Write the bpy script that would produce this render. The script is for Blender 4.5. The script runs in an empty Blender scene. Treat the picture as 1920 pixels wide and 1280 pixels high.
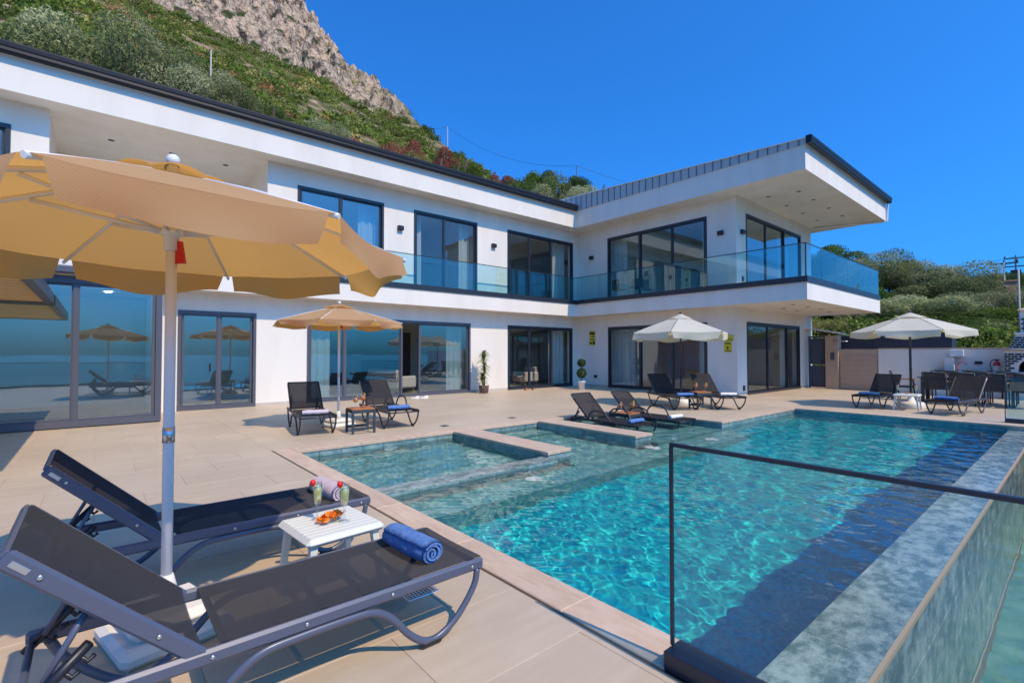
import bpy, math, random
import numpy as np
from mathutils import Vector, Matrix
rad = math.radians
S = bpy.context.scene
COL = S.collection
random.seed(7)

# ------------------------------------------------------------------ camera, sky, sun, exposure
cam_d = bpy.data.cameras.new('camera')
cam = bpy.data.objects.new('camera', cam_d); COL.objects.link(cam)
cam.location = (0, 0, 1.5)
cam.rotation_euler = (rad(91.3), 0, rad(49.67 - 90))
cam_d.sensor_width = 36.0
cam_d.lens = 916.3 / 1920 * 36
cam_d.clip_start = 0.05; cam_d.clip_end = 30000
S.camera = cam

SUN_EL, SUN_AZ = 51.0, 7.0            # sun stands towards -Y, turned 7 degrees to +X
sd = Vector((math.cos(rad(SUN_EL)) * math.sin(rad(SUN_AZ)), -math.cos(rad(SUN_EL)) * math.cos(rad(SUN_AZ)), math.sin(rad(SUN_EL))))
world = bpy.data.worlds.new('World'); S.world = world; world.use_nodes = True
wn = world.node_tree
sky = wn.nodes.new('ShaderNodeTexSky'); sky.sky_type = 'NISHITA'; sky.sun_disc = False
sky.sun_elevation = rad(SUN_EL); sky.sun_rotation = math.atan2(sd.x, sd.y)
sky.altitude = 0; sky.air_density = 1.0; sky.dust_density = 2.5; sky.ozone_density = 2.0
tint = wn.nodes.new('ShaderNodeMix'); tint.data_type = 'RGBA'; tint.blend_type = 'MULTIPLY'; tint.inputs[0].default_value = 1; tint.inputs[7].default_value = (.10, .545, 1.22, 1)
bg = wn.nodes['Background']; bg.inputs[1].default_value = 0.15
gam = wn.nodes.new('ShaderNodeGamma'); gam.inputs[1].default_value = 0.85; wn.links.new(sky.outputs[0], gam.inputs[0]); wn.links.new(gam.outputs[0], tint.inputs[6]); wn.links.new(tint.outputs[2], bg.inputs[0])
sun_d = bpy.data.lights.new('sun', 'SUN'); sun_d.energy = 2.45; sun_d.angle = rad(0.53); sun_d.color = (1.0, 0.785, 0.535)
sun_d.cycles.is_caustics_light = True
sun = bpy.data.objects.new('sun', sun_d); COL.objects.link(sun)
sun.rotation_euler = sd.to_track_quat('Z', 'Y').to_euler(); sun.location = sd * 60
S.view_settings.view_transform = 'Standard'; S.view_settings.look = 'None'
S.view_settings.exposure = 0.76; S.view_settings.gamma = 1.0; S.view_settings.use_curve_mapping = False
cy = S.cycles
cy.use_denoising = True
cy.max_bounces = 12; cy.transparent_max_bounces = 24; cy.transmission_bounces = 8; cy.glossy_bounces = 5; cy.diffuse_bounces = 7
cy.caustics_refractive = True; cy.caustics_reflective = False
cy.sample_clamp_indirect = 6.0

# ------------------------------------------------------------------ helpers
def link(o, parent=None, label=None, cat=None, group=None, kind=None):
    COL.objects.link(o)
    if parent is not None: o.parent = parent
    if label: o['label'] = label
    if cat: o['category'] = cat
    if group: o['group'] = group
    if kind: o['kind'] = kind
    return o
def empty(name, loc=(0, 0, 0), rz=0.0, **k):
    o = bpy.data.objects.new(name, None); o.location = loc; o.rotation_euler = (0, 0, rz)
    o.empty_display_size = 0.1
    return link(o, **k)
def copy_tree(o, parent=None):
    c = o.copy(); COL.objects.link(c); c.parent = parent
    for ch in list(o.children): copy_tree(ch, c)
    return c
def relabel(o, label): o['label'] = label; return o

class MB:
    def __init__(s): s.v = []; s.f = []; s.sm = []; s.mi = []; s.uv = None
    def add(s, vs, fs, smooth=False, mi=0):
        b = len(s.v); s.v += [tuple(p) for p in vs]
        s.f += [tuple(i + b for i in f) for f in fs]
        s.sm += [smooth] * len(fs); s.mi += [mi] * len(fs)
        return s
    def box(s, x0, x1, y0, y1, z0, z1, mi=0):
        v = [(x, y, z) for z in (z0, z1) for y in (y0, y1) for x in (x0, x1)]
        return s.add(v, [(0, 2, 3, 1), (4, 5, 7, 6), (0, 1, 5, 4), (2, 6, 7, 3), (0, 4, 6, 2), (1, 3, 7, 5)], mi=mi)
    def rbox(s, x0, x1, y0, y1, z0, z1, b=0.01, mi=0, smooth=False):
        b = min(b, (x1 - x0) * .45, (y1 - y0) * .45, (z1 - z0) * .45)
        V = []; idx = {}
        for ix, X in enumerate((x0, x1)):
            for iy, Y in enumerate((y0, y1)):
                for iz, Z in enumerate((z0, z1)):
                    dx = b if ix == 0 else -b; dy = b if iy == 0 else -b; dz = b if iz == 0 else -b
                    for a, p in enumerate(((X, Y + dy, Z + dz), (X + dx, Y, Z + dz), (X + dx, Y + dy, Z))):
                        idx[ix, iy, iz, a] = len(V); V.append(p)
        F = []
        for i in (0, 1):
            q = [(i, 0, 0), (i, 1, 0), (i, 1, 1), (i, 0, 1)]; f = [idx[t + (0,)] for t in q]; F.append(f if i else f[::-1])
            q = [(0, i, 0), (1, i, 0), (1, i, 1), (0, i, 1)]; f = [idx[t + (1,)] for t in q]; F.append(f[::-1] if i else f)
            q = [(0, 0, i), (1, 0, i), (1, 1, i), (0, 1, i)]; f = [idx[t + (2,)] for t in q]; F.append(f if i else f[::-1])
        for i in (0, 1):
            for j in (0, 1):
                f = [idx[i, j, 0, 0], idx[i, j, 1, 0], idx[i, j, 1, 1], idx[i, j, 0, 1]]; F.append(f if (i ^ j) else f[::-1])
                f = [idx[i, 0, j, 0], idx[i, 1, j, 0], idx[i, 1, j, 2], idx[i, 0, j, 2]]; F.append(f if not (i ^ j) else f[::-1])
                f = [idx[0, i, j, 1], idx[1, i, j, 1], idx[1, i, j, 2], idx[0, i, j, 2]]; F.append(f if (i ^ j) else f[::-1])
                for k in (0, 1):
                    f = [idx[i, j, k, 0], idx[i, j, k, 1], idx[i, j, k, 2]]; F.append(f if (i ^ j ^ k) else f[::-1])
        return s.add(V, F, smooth, mi)
    def tube(s, path, r, n=8, ry=None, up=None, cap=True, mi=0, smooth=True, closed=False):
        P = [Vector(p) for p in path]; m = len(P)
        rs = r if isinstance(r, (list, tuple)) else [r] * m
        V = []; prev = None
        for i, p in enumerate(P):
            if closed: t = P[(i + 1) % m] - P[i - 1]
            else: t = (P[min(i + 1, m - 1)] - P[max(i - 1, 0)])
            t.normalize()
            if up is not None: b = Vector(up)
            elif prev is None: b = Vector((0, 0, 1)) if abs(t.z) < .9 else Vector((1, 0, 0))
            else: b = prev
            a = b.cross(t)
            if a.length < 1e-6: a = t.orthogonal()
            a.normalize(); b = t.cross(a).normalized(); prev = b
            k = (ry / rs[i]) if ry else 1.0
            for j in range(n):
                w = 2 * math.pi * (j + .5) / n
                V.append(p + a * math.cos(w) * rs[i] + b * math.sin(w) * rs[i] * k)
        F = []
        for i in range(m if closed else m - 1):
            for j in range(n):
                i2 = (i + 1) % m
                F.append((i * n + j, i * n + (j + 1) % n, i2 * n + (j + 1) % n, i2 * n + j))
        s.add(V, F, smooth, mi)
        if cap and not closed:
            b0 = len(s.v) - len(V)
            s.f += [tuple(b0 + j for j in range(n))[::-1], tuple(b0 + (m - 1) * n + j for j in range(n))]
            s.sm += [False, False]; s.mi += [mi, mi]
        return s
    def lathe(s, prof, n=16, c=(0, 0, 0), mi=0, smooth=True, cap=True):
        V = []; F = []
        for r, z in prof:
            for j in range(n):
                w = 2 * math.pi * j / n; V.append((c[0] + r * math.cos(w), c[1] + r * math.sin(w), c[2] + z))
        for i in range(len(prof) - 1):
            for j in range(n): F.append((i * n + j, i * n + (j + 1) % n, (i + 1) * n + (j + 1) % n, (i + 1) * n + j))
        if cap:
            if prof[0][0] > 1e-4: F.append(tuple(range(n))[::-1])
            if prof[-1][0] > 1e-4: F.append(tuple((len(prof) - 1) * n + j for j in range(n)))
        return s.add(V, F, smooth, mi)
    def ball(s, c, r, n=10, m=7, sq=(1, 1, 1), jit=0, rng=None, mi=0):
        V = []; F = []
        for i in range(m + 1):
            t = math.pi * i / m
            for j in range(n):
                w = 2 * math.pi * j / n; k = 1 + (rng.uniform(-jit, jit) if rng else 0)
                V.append((c[0] + r * sq[0] * k * math.sin(t) * math.cos(w), c[1] + r * sq[1] * k * math.sin(t) * math.sin(w), c[2] + r * sq[2] * k * math.cos(t)))
        for i in range(m):
            for j in range(n): F.append((i * n + j, (i + 1) * n + j, (i + 1) * n + (j + 1) % n, i * n + (j + 1) % n))
        return s.add(V, F, True, mi)
    def grid(s, fn, nu, nv, smooth=True, mi=0, both=0.0):
        V = [fn(i / nu, j / nv) for j in range(nv + 1) for i in range(nu + 1)]
        F = [(j * (nu + 1) + i, j * (nu + 1) + i + 1, (j + 1) * (nu + 1) + i + 1, (j + 1) * (nu + 1) + i) for j in range(nv) for i in range(nu)]
        return s.add(V, F, smooth, mi)
    def xform(s, M, start=0):
        s.v[start:] = [tuple(M @ Vector(p)) for p in s.v[start:]]; return s
    def mesh(s, name, mats):
        me = bpy.data.meshes.new(name); me.from_pydata(s.v, [], s.f)
        for m in (mats if isinstance(mats, (list, tuple)) else [mats]): me.materials.append(m)
        me.polygons.foreach_set('use_smooth', s.sm); me.polygons.foreach_set('material_index', s.mi)
        if s.uv:
            ul = me.uv_layers.new(name='UVMap'); ul.data.foreach_set('uv', [c for f in s.f for i in f for c in s.uv[i]])
        me.update(); return me
    def build(s, name, mats, parent=None, loc=(0, 0, 0), rz=0.0, **k):
        o = bpy.data.objects.new(name, s.mesh(name, mats)); o.location = loc; o.rotation_euler = (0, 0, rz)
        return link(o, parent=parent, **k)

def bez(pts, n=6):
    """smooth polyline through control points (Catmull-Rom)"""
    P = [Vector(p) for p in pts]; P = [P[0] * 2 - P[1]] + P + [P[-1] * 2 - P[-2]]; out = []
    for i in range(1, len(P) - 2):
        for k in range(n):
            t = k / n
            out.append(0.5 * ((2 * P[i]) + (P[i + 1] - P[i - 1]) * t + (2 * P[i - 1] - 5 * P[i] + 4 * P[i + 1] - P[i + 2]) * t * t + (3 * P[i] - P[i - 1] - 3 * P[i + 1] + P[i + 2]) * t ** 3))
    out.append(P[-2]); return out

# ------------------------------------------------------------------ materials
MAT = {}
def N(nt, t, **k):
    n = nt.nodes.new(t)
    for a, b in k.items():
        if a.startswith('i_'): n.inputs[a[2:].replace('_', ' ')].default_value = b
        else: setattr(n, a, b)
    return n
def pm(name, c, rough=.6, metal=0.0, var=0.0, vs=3.0, c2=None, bump=0.0, bs=60.0, spec=.5, isl=0.0, stretch=None, alpha=None, coat=0.0, det=6.0, contrast=(.35, .65), rgh=.5, world=False, big=0.0):
    """principled material: base colour varied by noise (var or c2), per-piece brightness (isl) and fine bump"""
    m = bpy.data.materials.new(name); m.use_nodes = True; nt = m.node_tree; L = nt.links.new
    p = nt.nodes['Principled BSDF']
    p.inputs['Base Color'].default_value = (*c, 1); p.inputs['Roughness'].default_value = rough; p.inputs['Metallic'].default_value = metal
    p.inputs['Specular IOR Level'].default_value = spec
    if coat: p.inputs['Coat Weight'].default_value = coat
    tc = N(nt, 'ShaderNodeTexCoord'); co = tc.outputs['Object']
    if world: co = N(nt, 'ShaderNodeNewGeometry').outputs['Position']
    co0 = co
    if stretch:
        mp = N(nt, 'ShaderNodeMapping'); mp.inputs['Scale'].default_value = stretch; L(co, mp.inputs[0]); co = mp.outputs[0]
    col = None
    if var or c2:
        if c2 is None: c2 = tuple(x * (1 - var) for x in c)
        nz = N(nt, 'ShaderNodeTexNoise'); nz.inputs['Scale'].default_value = vs; nz.inputs['Detail'].default_value = det; nz.inputs['Roughness'].default_value = rgh; L(co, nz.inputs[0])
        mr = N(nt, 'ShaderNodeMapRange'); mr.inputs[1].default_value = contrast[0]; mr.inputs[2].default_value = contrast[1]; L(nz.outputs[0], mr.inputs[0])
        mx = N(nt, 'ShaderNodeMix', data_type='RGBA'); mx.inputs[6].default_value = (*c, 1); mx.inputs[7].default_value = (*c2, 1)
        L(mr.outputs[0], mx.inputs[0]); col = mx.outputs[2]
    if big:
        n3 = N(nt, 'ShaderNodeTexNoise'); n3.inputs['Scale'].default_value = .55; n3.inputs['Detail'].default_value = 8; n3.inputs['Roughness'].default_value = .62; L(co0, n3.inputs[0])
        m3 = N(nt, 'ShaderNodeMapRange'); m3.inputs[1].default_value = .40; m3.inputs[2].default_value = .62; m3.inputs[3].default_value = 1 - big; m3.inputs[4].default_value = 1 + big * .4; L(n3.outputs[0], m3.inputs[0])
        q3 = N(nt, 'ShaderNodeMix', data_type='RGBA', blend_type='MULTIPLY'); q3.inputs[0].default_value = 1; L(col, q3.inputs[6]); L(m3.outputs[0], q3.inputs[7]); col = q3.outputs[2]
    if isl:
        g = N(nt, 'ShaderNodeNewGeometry'); oi = N(nt, 'ShaderNodeObjectInfo')
        ad = N(nt, 'ShaderNodeMath', operation='ADD'); L(g.outputs['Random Per Island'], ad.inputs[0]); L(oi.outputs['Random'], ad.inputs[1])
        fr = N(nt, 'ShaderNodeMath', operation='FRACT'); L(ad.outputs[0], fr.inputs[0])
        mr2 = N(nt, 'ShaderNodeMapRange'); mr2.inputs[3].default_value = 1 - isl; mr2.inputs[4].default_value = 1 + isl; L(fr.outputs[0], mr2.inputs[0])
        mm = N(nt, 'ShaderNodeMix', data_type='RGBA', blend_type='MULTIPLY'); mm.inputs[0].default_value = 1
        if col is None: mm.inputs[6].default_value = (*c, 1)
        else: L(col, mm.inputs[6])
        L(mr2.outputs[0], mm.inputs[7]); col = mm.outputs[2]
    if col is not None: L(col, p.inputs['Base Color'])
    if bump:
        nb = N(nt, 'ShaderNodeTexNoise'); nb.inputs['Scale'].default_value = bs; nb.inputs['Detail'].default_value = 4; L(co, nb.inputs[0])
        bp = N(nt, 'ShaderNodeBump'); bp.inputs['Strength'].default_value = bump; bp.inputs['Distance'].default_value = .01; L(nb.outputs[0], bp.inputs['Height']); L(bp.outputs[0], p.inputs['Normal'])
    if alpha is not None: p.inputs['Alpha'].default_value = alpha
    MAT[name] = m; return m
def glass(name, tint, k=1.0, base=0.0, ior=1.5, rough=0.0, refl=(1, 1, 1), warp=0.0):
    """thin pane: tinted transparency under a Fresnel reflection"""
    m = bpy.data.materials.new(name); m.use_nodes = True; nt = m.node_tree; L = nt.links.new; nt.nodes.clear()
    t = N(nt, 'ShaderNodeBsdfTransparent'); t.inputs[0].default_value = (*tint, 1)
    g = N(nt, 'ShaderNodeBsdfGlossy'); g.inputs[0].default_value = (*refl, 1); g.inputs['Roughness'].default_value = rough
    lw = N(nt, 'ShaderNodeLayerWeight'); lw.inputs[0].default_value = .5
    f = N(nt, 'ShaderNodeMath', operation='POWER'); L(lw.outputs['Facing'], f.inputs[0]); f.inputs[1].default_value = 5.0
    ma = N(nt, 'ShaderNodeMath', operation='MULTIPLY_ADD', use_clamp=True); L(f.outputs[0], ma.inputs[0]); ma.inputs[1].default_value = k * .9; ma.inputs[2].default_value = base + .04 * k
    if warp:
        tc = N(nt, 'ShaderNodeTexCoord'); nz = N(nt, 'ShaderNodeTexNoise'); nz.inputs['Scale'].default_value = 1.1; nz.inputs['Detail'].default_value = 1; L(tc.outputs['Object'], nz.inputs[0])
        bp = N(nt, 'ShaderNodeBump'); bp.inputs['Strength'].default_value = 1; bp.inputs['Distance'].default_value = warp; L(nz.outputs[0], bp.inputs['Height']); L(bp.outputs[0], g.inputs['Normal'])
    x = N(nt, 'ShaderNodeMixShader'); L(ma.outputs[0], x.inputs[0]); L(t.outputs[0], x.inputs[1]); L(g.outputs[0], x.inputs[2])
    o = N(nt, 'ShaderNodeOutputMaterial'); L(x.outputs[0], o.inputs[0]); MAT[name] = m; return m
def cloth(name, c, ct, k=.5, transp=0.0, weave=260.0, wb=.25, grid_=False):
    """fabric that lets light through: diffuse + translucent (+ open weave)"""
    m = bpy.data.materials.new(name); m.use_nodes = True; nt = m.node_tree; L = nt.links.new; nt.nodes.clear()
    tc = N(nt, 'ShaderNodeTexCoord')
    w1 = N(nt, 'ShaderNodeTexNoise'); w1.inputs['Scale'].default_value = weave; L(tc.outputs['Object'], w1.inputs[0])
    nz = N(nt, 'ShaderNodeTexNoise'); nz.inputs['Scale'].default_value = 2.2; L(tc.outputs['Object'], nz.inputs[0])
    mx = N(nt, 'ShaderNodeMix', data_type='RGBA'); mx.inputs[6].default_value = (*c, 1); mx.inputs[7].default_value = (*[x * .86 for x in c], 1); L(nz.outputs[0], mx.inputs[0])
    gw = N(nt, 'ShaderNodeTexBrick'); gw.inputs['Scale'].default_value = 1.0; gw.inputs['Brick Width'].default_value = .011; gw.inputs['Row Height'].default_value = .009; gw.inputs['Mortar Size'].default_value = .0022; gw.inputs['Color1'].default_value = (1, 1, 1, 1); gw.inputs['Color2'].default_value = (.94, .94, .94, 1); gw.inputs['Mortar'].default_value = (.80, .80, .80, 1)
    uvm = N(nt, 'ShaderNodeUVMap'); L(uvm.outputs[0], gw.inputs[0])
    mw = N(nt, 'ShaderNodeMix', data_type='RGBA', blend_type='MULTIPLY'); mw.inputs[0].default_value = 1.0 if grid_ else 0.0; L(mx.outputs[2], mw.inputs[6]); L(gw.outputs[0], mw.inputs[7]); mx = mw
    bp = N(nt, 'ShaderNodeBump'); bp.inputs['Strength'].default_value = wb; bp.inputs['Distance'].default_value = .004; L(w1.outputs[0], bp.inputs['Height'])
    d = N(nt, 'ShaderNodeBsdfDiffuse'); L(mx.outputs[2], d.inputs[0]); L(bp.outputs[0], d.inputs['Normal'])
    t = N(nt, 'ShaderNodeBsdfTranslucent'); t.inputs[0].default_value = (*ct, 1)
    x = N(nt, 'ShaderNodeMixShader'); x.inputs[0].default_value = k; L(d.outputs[0], x.inputs[1]); L(t.outputs[0], x.inputs[2])
    out = x.outputs[0]
    if transp:
        tr = N(nt, 'ShaderNodeBsdfTransparent'); y = N(nt, 'ShaderNodeMixShader'); y.inputs[0].default_value = transp; L(out, y.inputs[1]); L(tr.outputs[0], y.inputs[2]); out = y.outputs[0]
    o = N(nt, 'ShaderNodeOutputMaterial'); L(out, o.inputs[0]); MAT[name] = m; return m

pm('render_white', (.80, .755, .685), .85, c2=(.73, .68, .605), vs=1.6, stretch=(1, 1, .22), contrast=(.42, .74), bump=.10, bs=120)
pm('soffit_white', (.82, .77, .69), .9, var=.03, vs=.8)
pm('render_base', (.55, .50, .44), .8, var=.12, vs=4)
pm('anthracite', (.022, .028, .042), .38, spec=.5)
pm('frame_grey', (.085, .09, .115), .4, spec=.5)
pm('gutter_black', (.012, .014, .02), .45, spec=.3)
pm('roof_metal', (.46, .50, .51), .5, metal=0, var=.1, vs=2)
pm('seam_shade_grey', (.16, .18, .20), .5)  # darker than the roof sheet: shading of the seams put into the colour
pm('silver', (.55, .56, .58), .3, metal=.9)
pm('interior_white', (.78, .75, .70), .9)
pm('interior_dark', (.12, .10, .09), .7)
pm('interior_floor', (.42, .33, .26), .35, var=.15, vs=2)
pm('interior_pink', (.55, .30, .30), .8)
pm('patio_tile', (.535, .43, .31), .5, c2=(.495, .39, .272), vs=2.6, stretch=(.6, 3.6, 1), bump=.06, bs=25, isl=.04, spec=.35, world=True, rgh=.6, big=.07)
pm('grout', (.40, .315, .24), .9)
pm('coping_stone', (.62, .47, .345), .55, c2=(.52, .365, .25), vs=3.5, stretch=(3, .8, 1), bump=.1, bs=40, isl=.05, spec=.3, world=True, rgh=.65, big=.08)
pm('coping_gap', (.13, .085, .05), .9)
pm('pool_tile', (.115, .215, .215), .22, c2=(.26, .34, .32), vs=6.5, bump=.05, bs=20, isl=.16, det=10, contrast=(.40, .62), rgh=.65, world=True)
pm('pool_tile_wet', (.085, .145, .14), .16, c2=(.34, .39, .345), vs=6.0, rgh=.72, world=True, bump=.10, bs=30, isl=.12, det=14, contrast=(.42, .60), stretch=(1, 1.5, 1))
pm('pool_grout', (.42, .42, .38), .7)
pm('edge_trim', (.42, .29, .18), .5)
pm('pool_shelf', (.11, .31, .30), .3, c2=(.22, .43, .40), vs=4, det=9)
pm('deep_tile', (.012, .34, .41), .3, c2=(.03, .47, .52), vs=9, det=5, isl=.12)
pm('deep_floor', (.003, .27, .34), .35, c2=(.02, .54, .57), vs=30, det=3, isl=.05, contrast=(.3, .7))
pm('lamp_ring', (.75, .78, .75), .3)
pm('lounger_frame', (.078, .092, .14), .33, spec=.55, bump=.02, bs=300)
pm('lounger_brown', (.035, .032, .036), .4, spec=.5)
pm('plastic_black', (.012, .013, .02), .4)
cloth('sling', (.075, .079, .090), (.05, .05, .05), .18, transp=.22, weave=500, wb=.3)
cloth('sling_far', (.055, .052, .055), (.06, .055, .055), .18, transp=.26, weave=500, wb=.3)
pm('pole_white', (.72, .72, .74), .3, spec=.5)
pm('plastic_white', (.66, .68, .62), .38, var=.03, vs=30, bump=.06, bs=90)
pm('plastic_cream', (.74, .72, .66), .45)
pm('base_blue', (.42, .50, .55), .45)
cloth('canvas_tan', (.72, .51, .30), (.85, .42, .09), .48, weave=420, grid_=True)
cloth('canvas_cream', (.80, .77, .66), (.72, .68, .42), .38, weave=420)
cloth('sheer', (.82, .86, .84), (.75, .80, .78), .40, transp=.12)
pm('dark_pole', (.03, .035, .045), .4)
pm('red_clip', (.55, .01, .015), .35)
pm('teak', (.46, .17, .055), .5, c2=(.33, .11, .035), vs=3, stretch=(1, 14, 1))
pm('slate_paint', (.035, .05, .06), .5)
for nm, c, c2 in (('towel_blue', (.085, .175, .40), (.12, .23, .48)), ('towel_lilac', (.52, .43, .47), (.60, .51, .55)), ('towel_white', (.68, .64, .63), (.76, .72, .71)), ('towel_grey', (.26, .33, .45), (.33, .4, .52))):
    pm(nm, c, .95, c2=c2, vs=22, bump=.9, bs=60, spec=.1)
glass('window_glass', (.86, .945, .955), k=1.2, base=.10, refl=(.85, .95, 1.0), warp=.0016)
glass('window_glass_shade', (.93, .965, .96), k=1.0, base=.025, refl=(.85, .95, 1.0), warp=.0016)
glass('rail_glass', (.78, .92, .92), k=1.0, base=.02, refl=(.85, .97, 1.0))
glass('rail_glass_near', (.89, .965, .955), k=.45, base=.012)
glass('drink_glass', (.93, .95, .95), k=1.2, base=.10)
pm('juice_lime', (.90, .86, .30), .3)
pm('juice_orange', (.85, .25, .01), .15)
pm('wine', (.12, .003, .01), .1)
pm('strawberry', (.70, .012, .012), .4, bump=.3, bs=150)
pm('crisps', (.85, .27, .015), .55, c2=(.7, .16, .01), vs=30)
pm('ceramic_white', (.75, .78, .80), .2)
pm('clay_brown', (.16, .10, .085), .7)
pm('fruit_yellow', (.75, .5, .03), .5)
pm('sofa_cloth', (.55, .44, .36), .9)
pm('cushion_rust', (.28, .06, .03), .9)
pm('chair_yellow', (.65, .45, .05), .5)
pm('wood_box', (.42, .20, .05), .5, c2=(.3, .13, .03), vs=5, stretch=(1, 1, 8))
pm('sign_yellow', (.62, .55, .01), .5)
pm('print_black', (.02, .02, .02), .6)
pm('beige_render', (.50, .375, .275), .85, var=.06, vs=3)
pm('garage_beige', (.47, .335, .245), .6, var=.04, vs=3)
pm('gate_blue', (.06, .075, .115), .4)
pm('clad_navy', (.02, .028, .05), .5)
pm('brick_black', (.015, .014, .025), .25, var=.2, vs=20)
pm('soot_and_shade', (.015, .013, .012), .9)  # soot of the barbecue, and black sheets painted as shade inside openings
pm('extinguisher_red', (.42, .012, .015), .25, coat=.4)
pm('label_white', (.75, .75, .72), .5)
pm('concrete_pole', (.42, .41, .38), .8)
pm('steel_dark', (.05, .055, .06), .5)
pm('hose_pink', (.75, .12, .16), .4)
pm('shoe_white', (.72, .70, .64), .7)
pm('shoe_tan', (.45, .2, .1), .6)
cloth('pergola_cloth', (.5, .33, .16), (.7, .42, .15), .5)
pm('pergola_dark', (.03, .02, .015), .6)
pm('bark', (.085, .065, .048), .9, var=.4, vs=8, bump=.5, bs=12)
pm('stone_rubble', (.36, .24, .17), .9, c2=(.25, .16, .11), vs=6, bump=.4, bs=8)
_lm = bpy.data.materials.new('lit_lamp'); _lm.use_nodes = True; _lm.node_tree.nodes['Principled BSDF'].inputs['Emission Color'].default_value = (1, .93, .8, 1); _lm.node_tree.nodes['Principled BSDF'].inputs['Emission Strength'].default_value = 14; MAT['lit_lamp'] = _lm
pm('brick_house', (.42, .22, .14), .9, var=.15, vs=2)

# ------------------------------------------------------------------ terrain, cliff and sea
rs = np.random.RandomState(11)
_T = rs.rand(256, 256)
def vnoise(x, y):
    xi = np.floor(x).astype(int); yi = np.floor(y).astype(int); fx = x - xi; fy = y - yi
    fx = fx * fx * (3 - 2 * fx); fy = fy * fy * (3 - 2 * fy)
    a = _T[xi % 256, yi % 256]; b = _T[(xi + 1) % 256, yi % 256]; c = _T[xi % 256, (yi + 1) % 256]; d = _T[(xi + 1) % 256, (yi + 1) % 256]
    return (a * (1 - fx) + b * fx) * (1 - fy) + (c * (1 - fx) + d * fx) * fy
def fbm(x, y, o=5):
    s = 0; a = .5; t = 0
    for i in range(o): s = s + a * vnoise(x * 2 ** i + 17 * i, y * 2 ** i + 31 * i); t += a; a *= .5
    return s / t
AZ = [-60, -20, -6, 3.4, 7, 10.7, 14.5, 17.4, 24, 32, 38.6, 44.5, 50.3, 55, 59.3, 60.7, 63.7, 68.9, 72.3, 76, 84, 90, 96, 105, 120, 150]
TB = [-.3, -.1, .02, .035, .05, .06, .075, .09, .15, .24, .275, .305, .335, .385, .442, .457, .472, .51, .531, .551, .578, .60, .60, .5, .2, -.3]
TC = [-.3, -.1, .02, .035, .05, .06, .075, .09, .15, .24, .275, .305, .335, .385, .442, .462, .52, .562, .645, .70, .73, .71, .66, .5, .2, -.3]
RR = [120, 120, 120, 115, 110, 105, 100, 95, 85, 80, 85, 100, 130, 170, 205, 215, 225, 230, 235, 240, 240, 240, 240, 240, 240, 240]
def r0_of(az):
    a = np.radians(az); c = np.maximum(np.cos(a), 1e-3); s = np.maximum(np.sin(a), 1e-3)
    return np.clip(np.minimum(25.6 / c, 22.5 / s), 20, 60)
def terrain(az, r):
    """height of the slope at compass bearing az (degrees from +X) and distance r from the terrace"""
    r0 = r0_of(az); R = np.interp(az, AZ, RR); tb = np.interp(az, AZ, TB); tc = np.interp(az, AZ, TC)
    z0 = np.interp(az, [-60, -8, 2, 30, 100, 150], [-2.6, -1.5, 1.2, 1.6, 1.6, -2.6])
    x = r * np.cos(np.radians(az)); y = r * np.sin(np.radians(az))
    zb = 1.5 + R * tb; t = np.clip((r - r0) / (R - r0), 0, 1)
    z = z0 + (zb - z0) * (t * .8 + .2 * t * t)
    amp = np.clip((r - r0) / 60, 0, 1)
    z = z + amp * ((fbm(x / 38, y / 38) - .5) * 11 * np.clip((1 - t) * 4, 0, 1) + (fbm(x / 9 + 5, y / 9) - .5) * 2.6)
    R2 = R + 26; zc = 1.5 + R2 * tc
    u = np.clip((r - R) / (R2 - R), 0, 1)
    cl = np.clip((tc - tb) * 16, 0, 1)
    rough = (np.abs(fbm(az * .45, r / 16, 5) - .5) * 36 + (fbm(az * 1.7, r / 6, 4) - .5) * 9 + (fbm(az * 4.5, r / 3.5, 3) - .5) * 3.6) * cl * np.clip(u * 5, 0, 1)
    zz = zb + (zc - zb) * (u ** .8) + rough - 2.5 * cl * np.clip(u * 5, 0, 1)
    z = np.where(r > R, zz, z)
    z = np.where(r > R2, zc + rough - (r - R2) * .5, z)
    z = np.where(r <= r0, np.minimum(z0, -2.6 + 0 * r), z)
    rock = np.where((r > R - 2), cl, 0.0)
    return x, y, z, rock
def terrain_mesh():
    az = np.concatenate([np.arange(-200, -8, 8), np.arange(-8, 36, .5), np.arange(36, 104, .22), np.arange(104, 160.1, 8)])
    r = np.concatenate([[0, 12, 19], np.geomspace(20, 218, 120), np.linspace(219, 268, 84), [280, 320, 420, 600, 900]])
    A, Rr = np.meshgrid(az, r)
    Af = np.where(A < -60, -60, np.where(A > 150, 150, A))
    x, y, z, rock = terrain(Af, Rr)
    x = Rr * np.cos(np.radians(A)); y = Rr * np.sin(np.radians(A))
    z = np.where(Rr > 400, np.minimum(z, -40), z)
    nr, na = A.shape
    V = np.stack([x, y, z], -1).reshape(-1, 3)
    i = np.arange(nr - 1)[:, None] * na + np.arange(na - 1)[None, :]
    F = np.stack([i, i + na, i + na + 1, i + 1], -1).reshape(-1, 4)[:, ::-1]
    return V, F, rock.reshape(-1)
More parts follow.
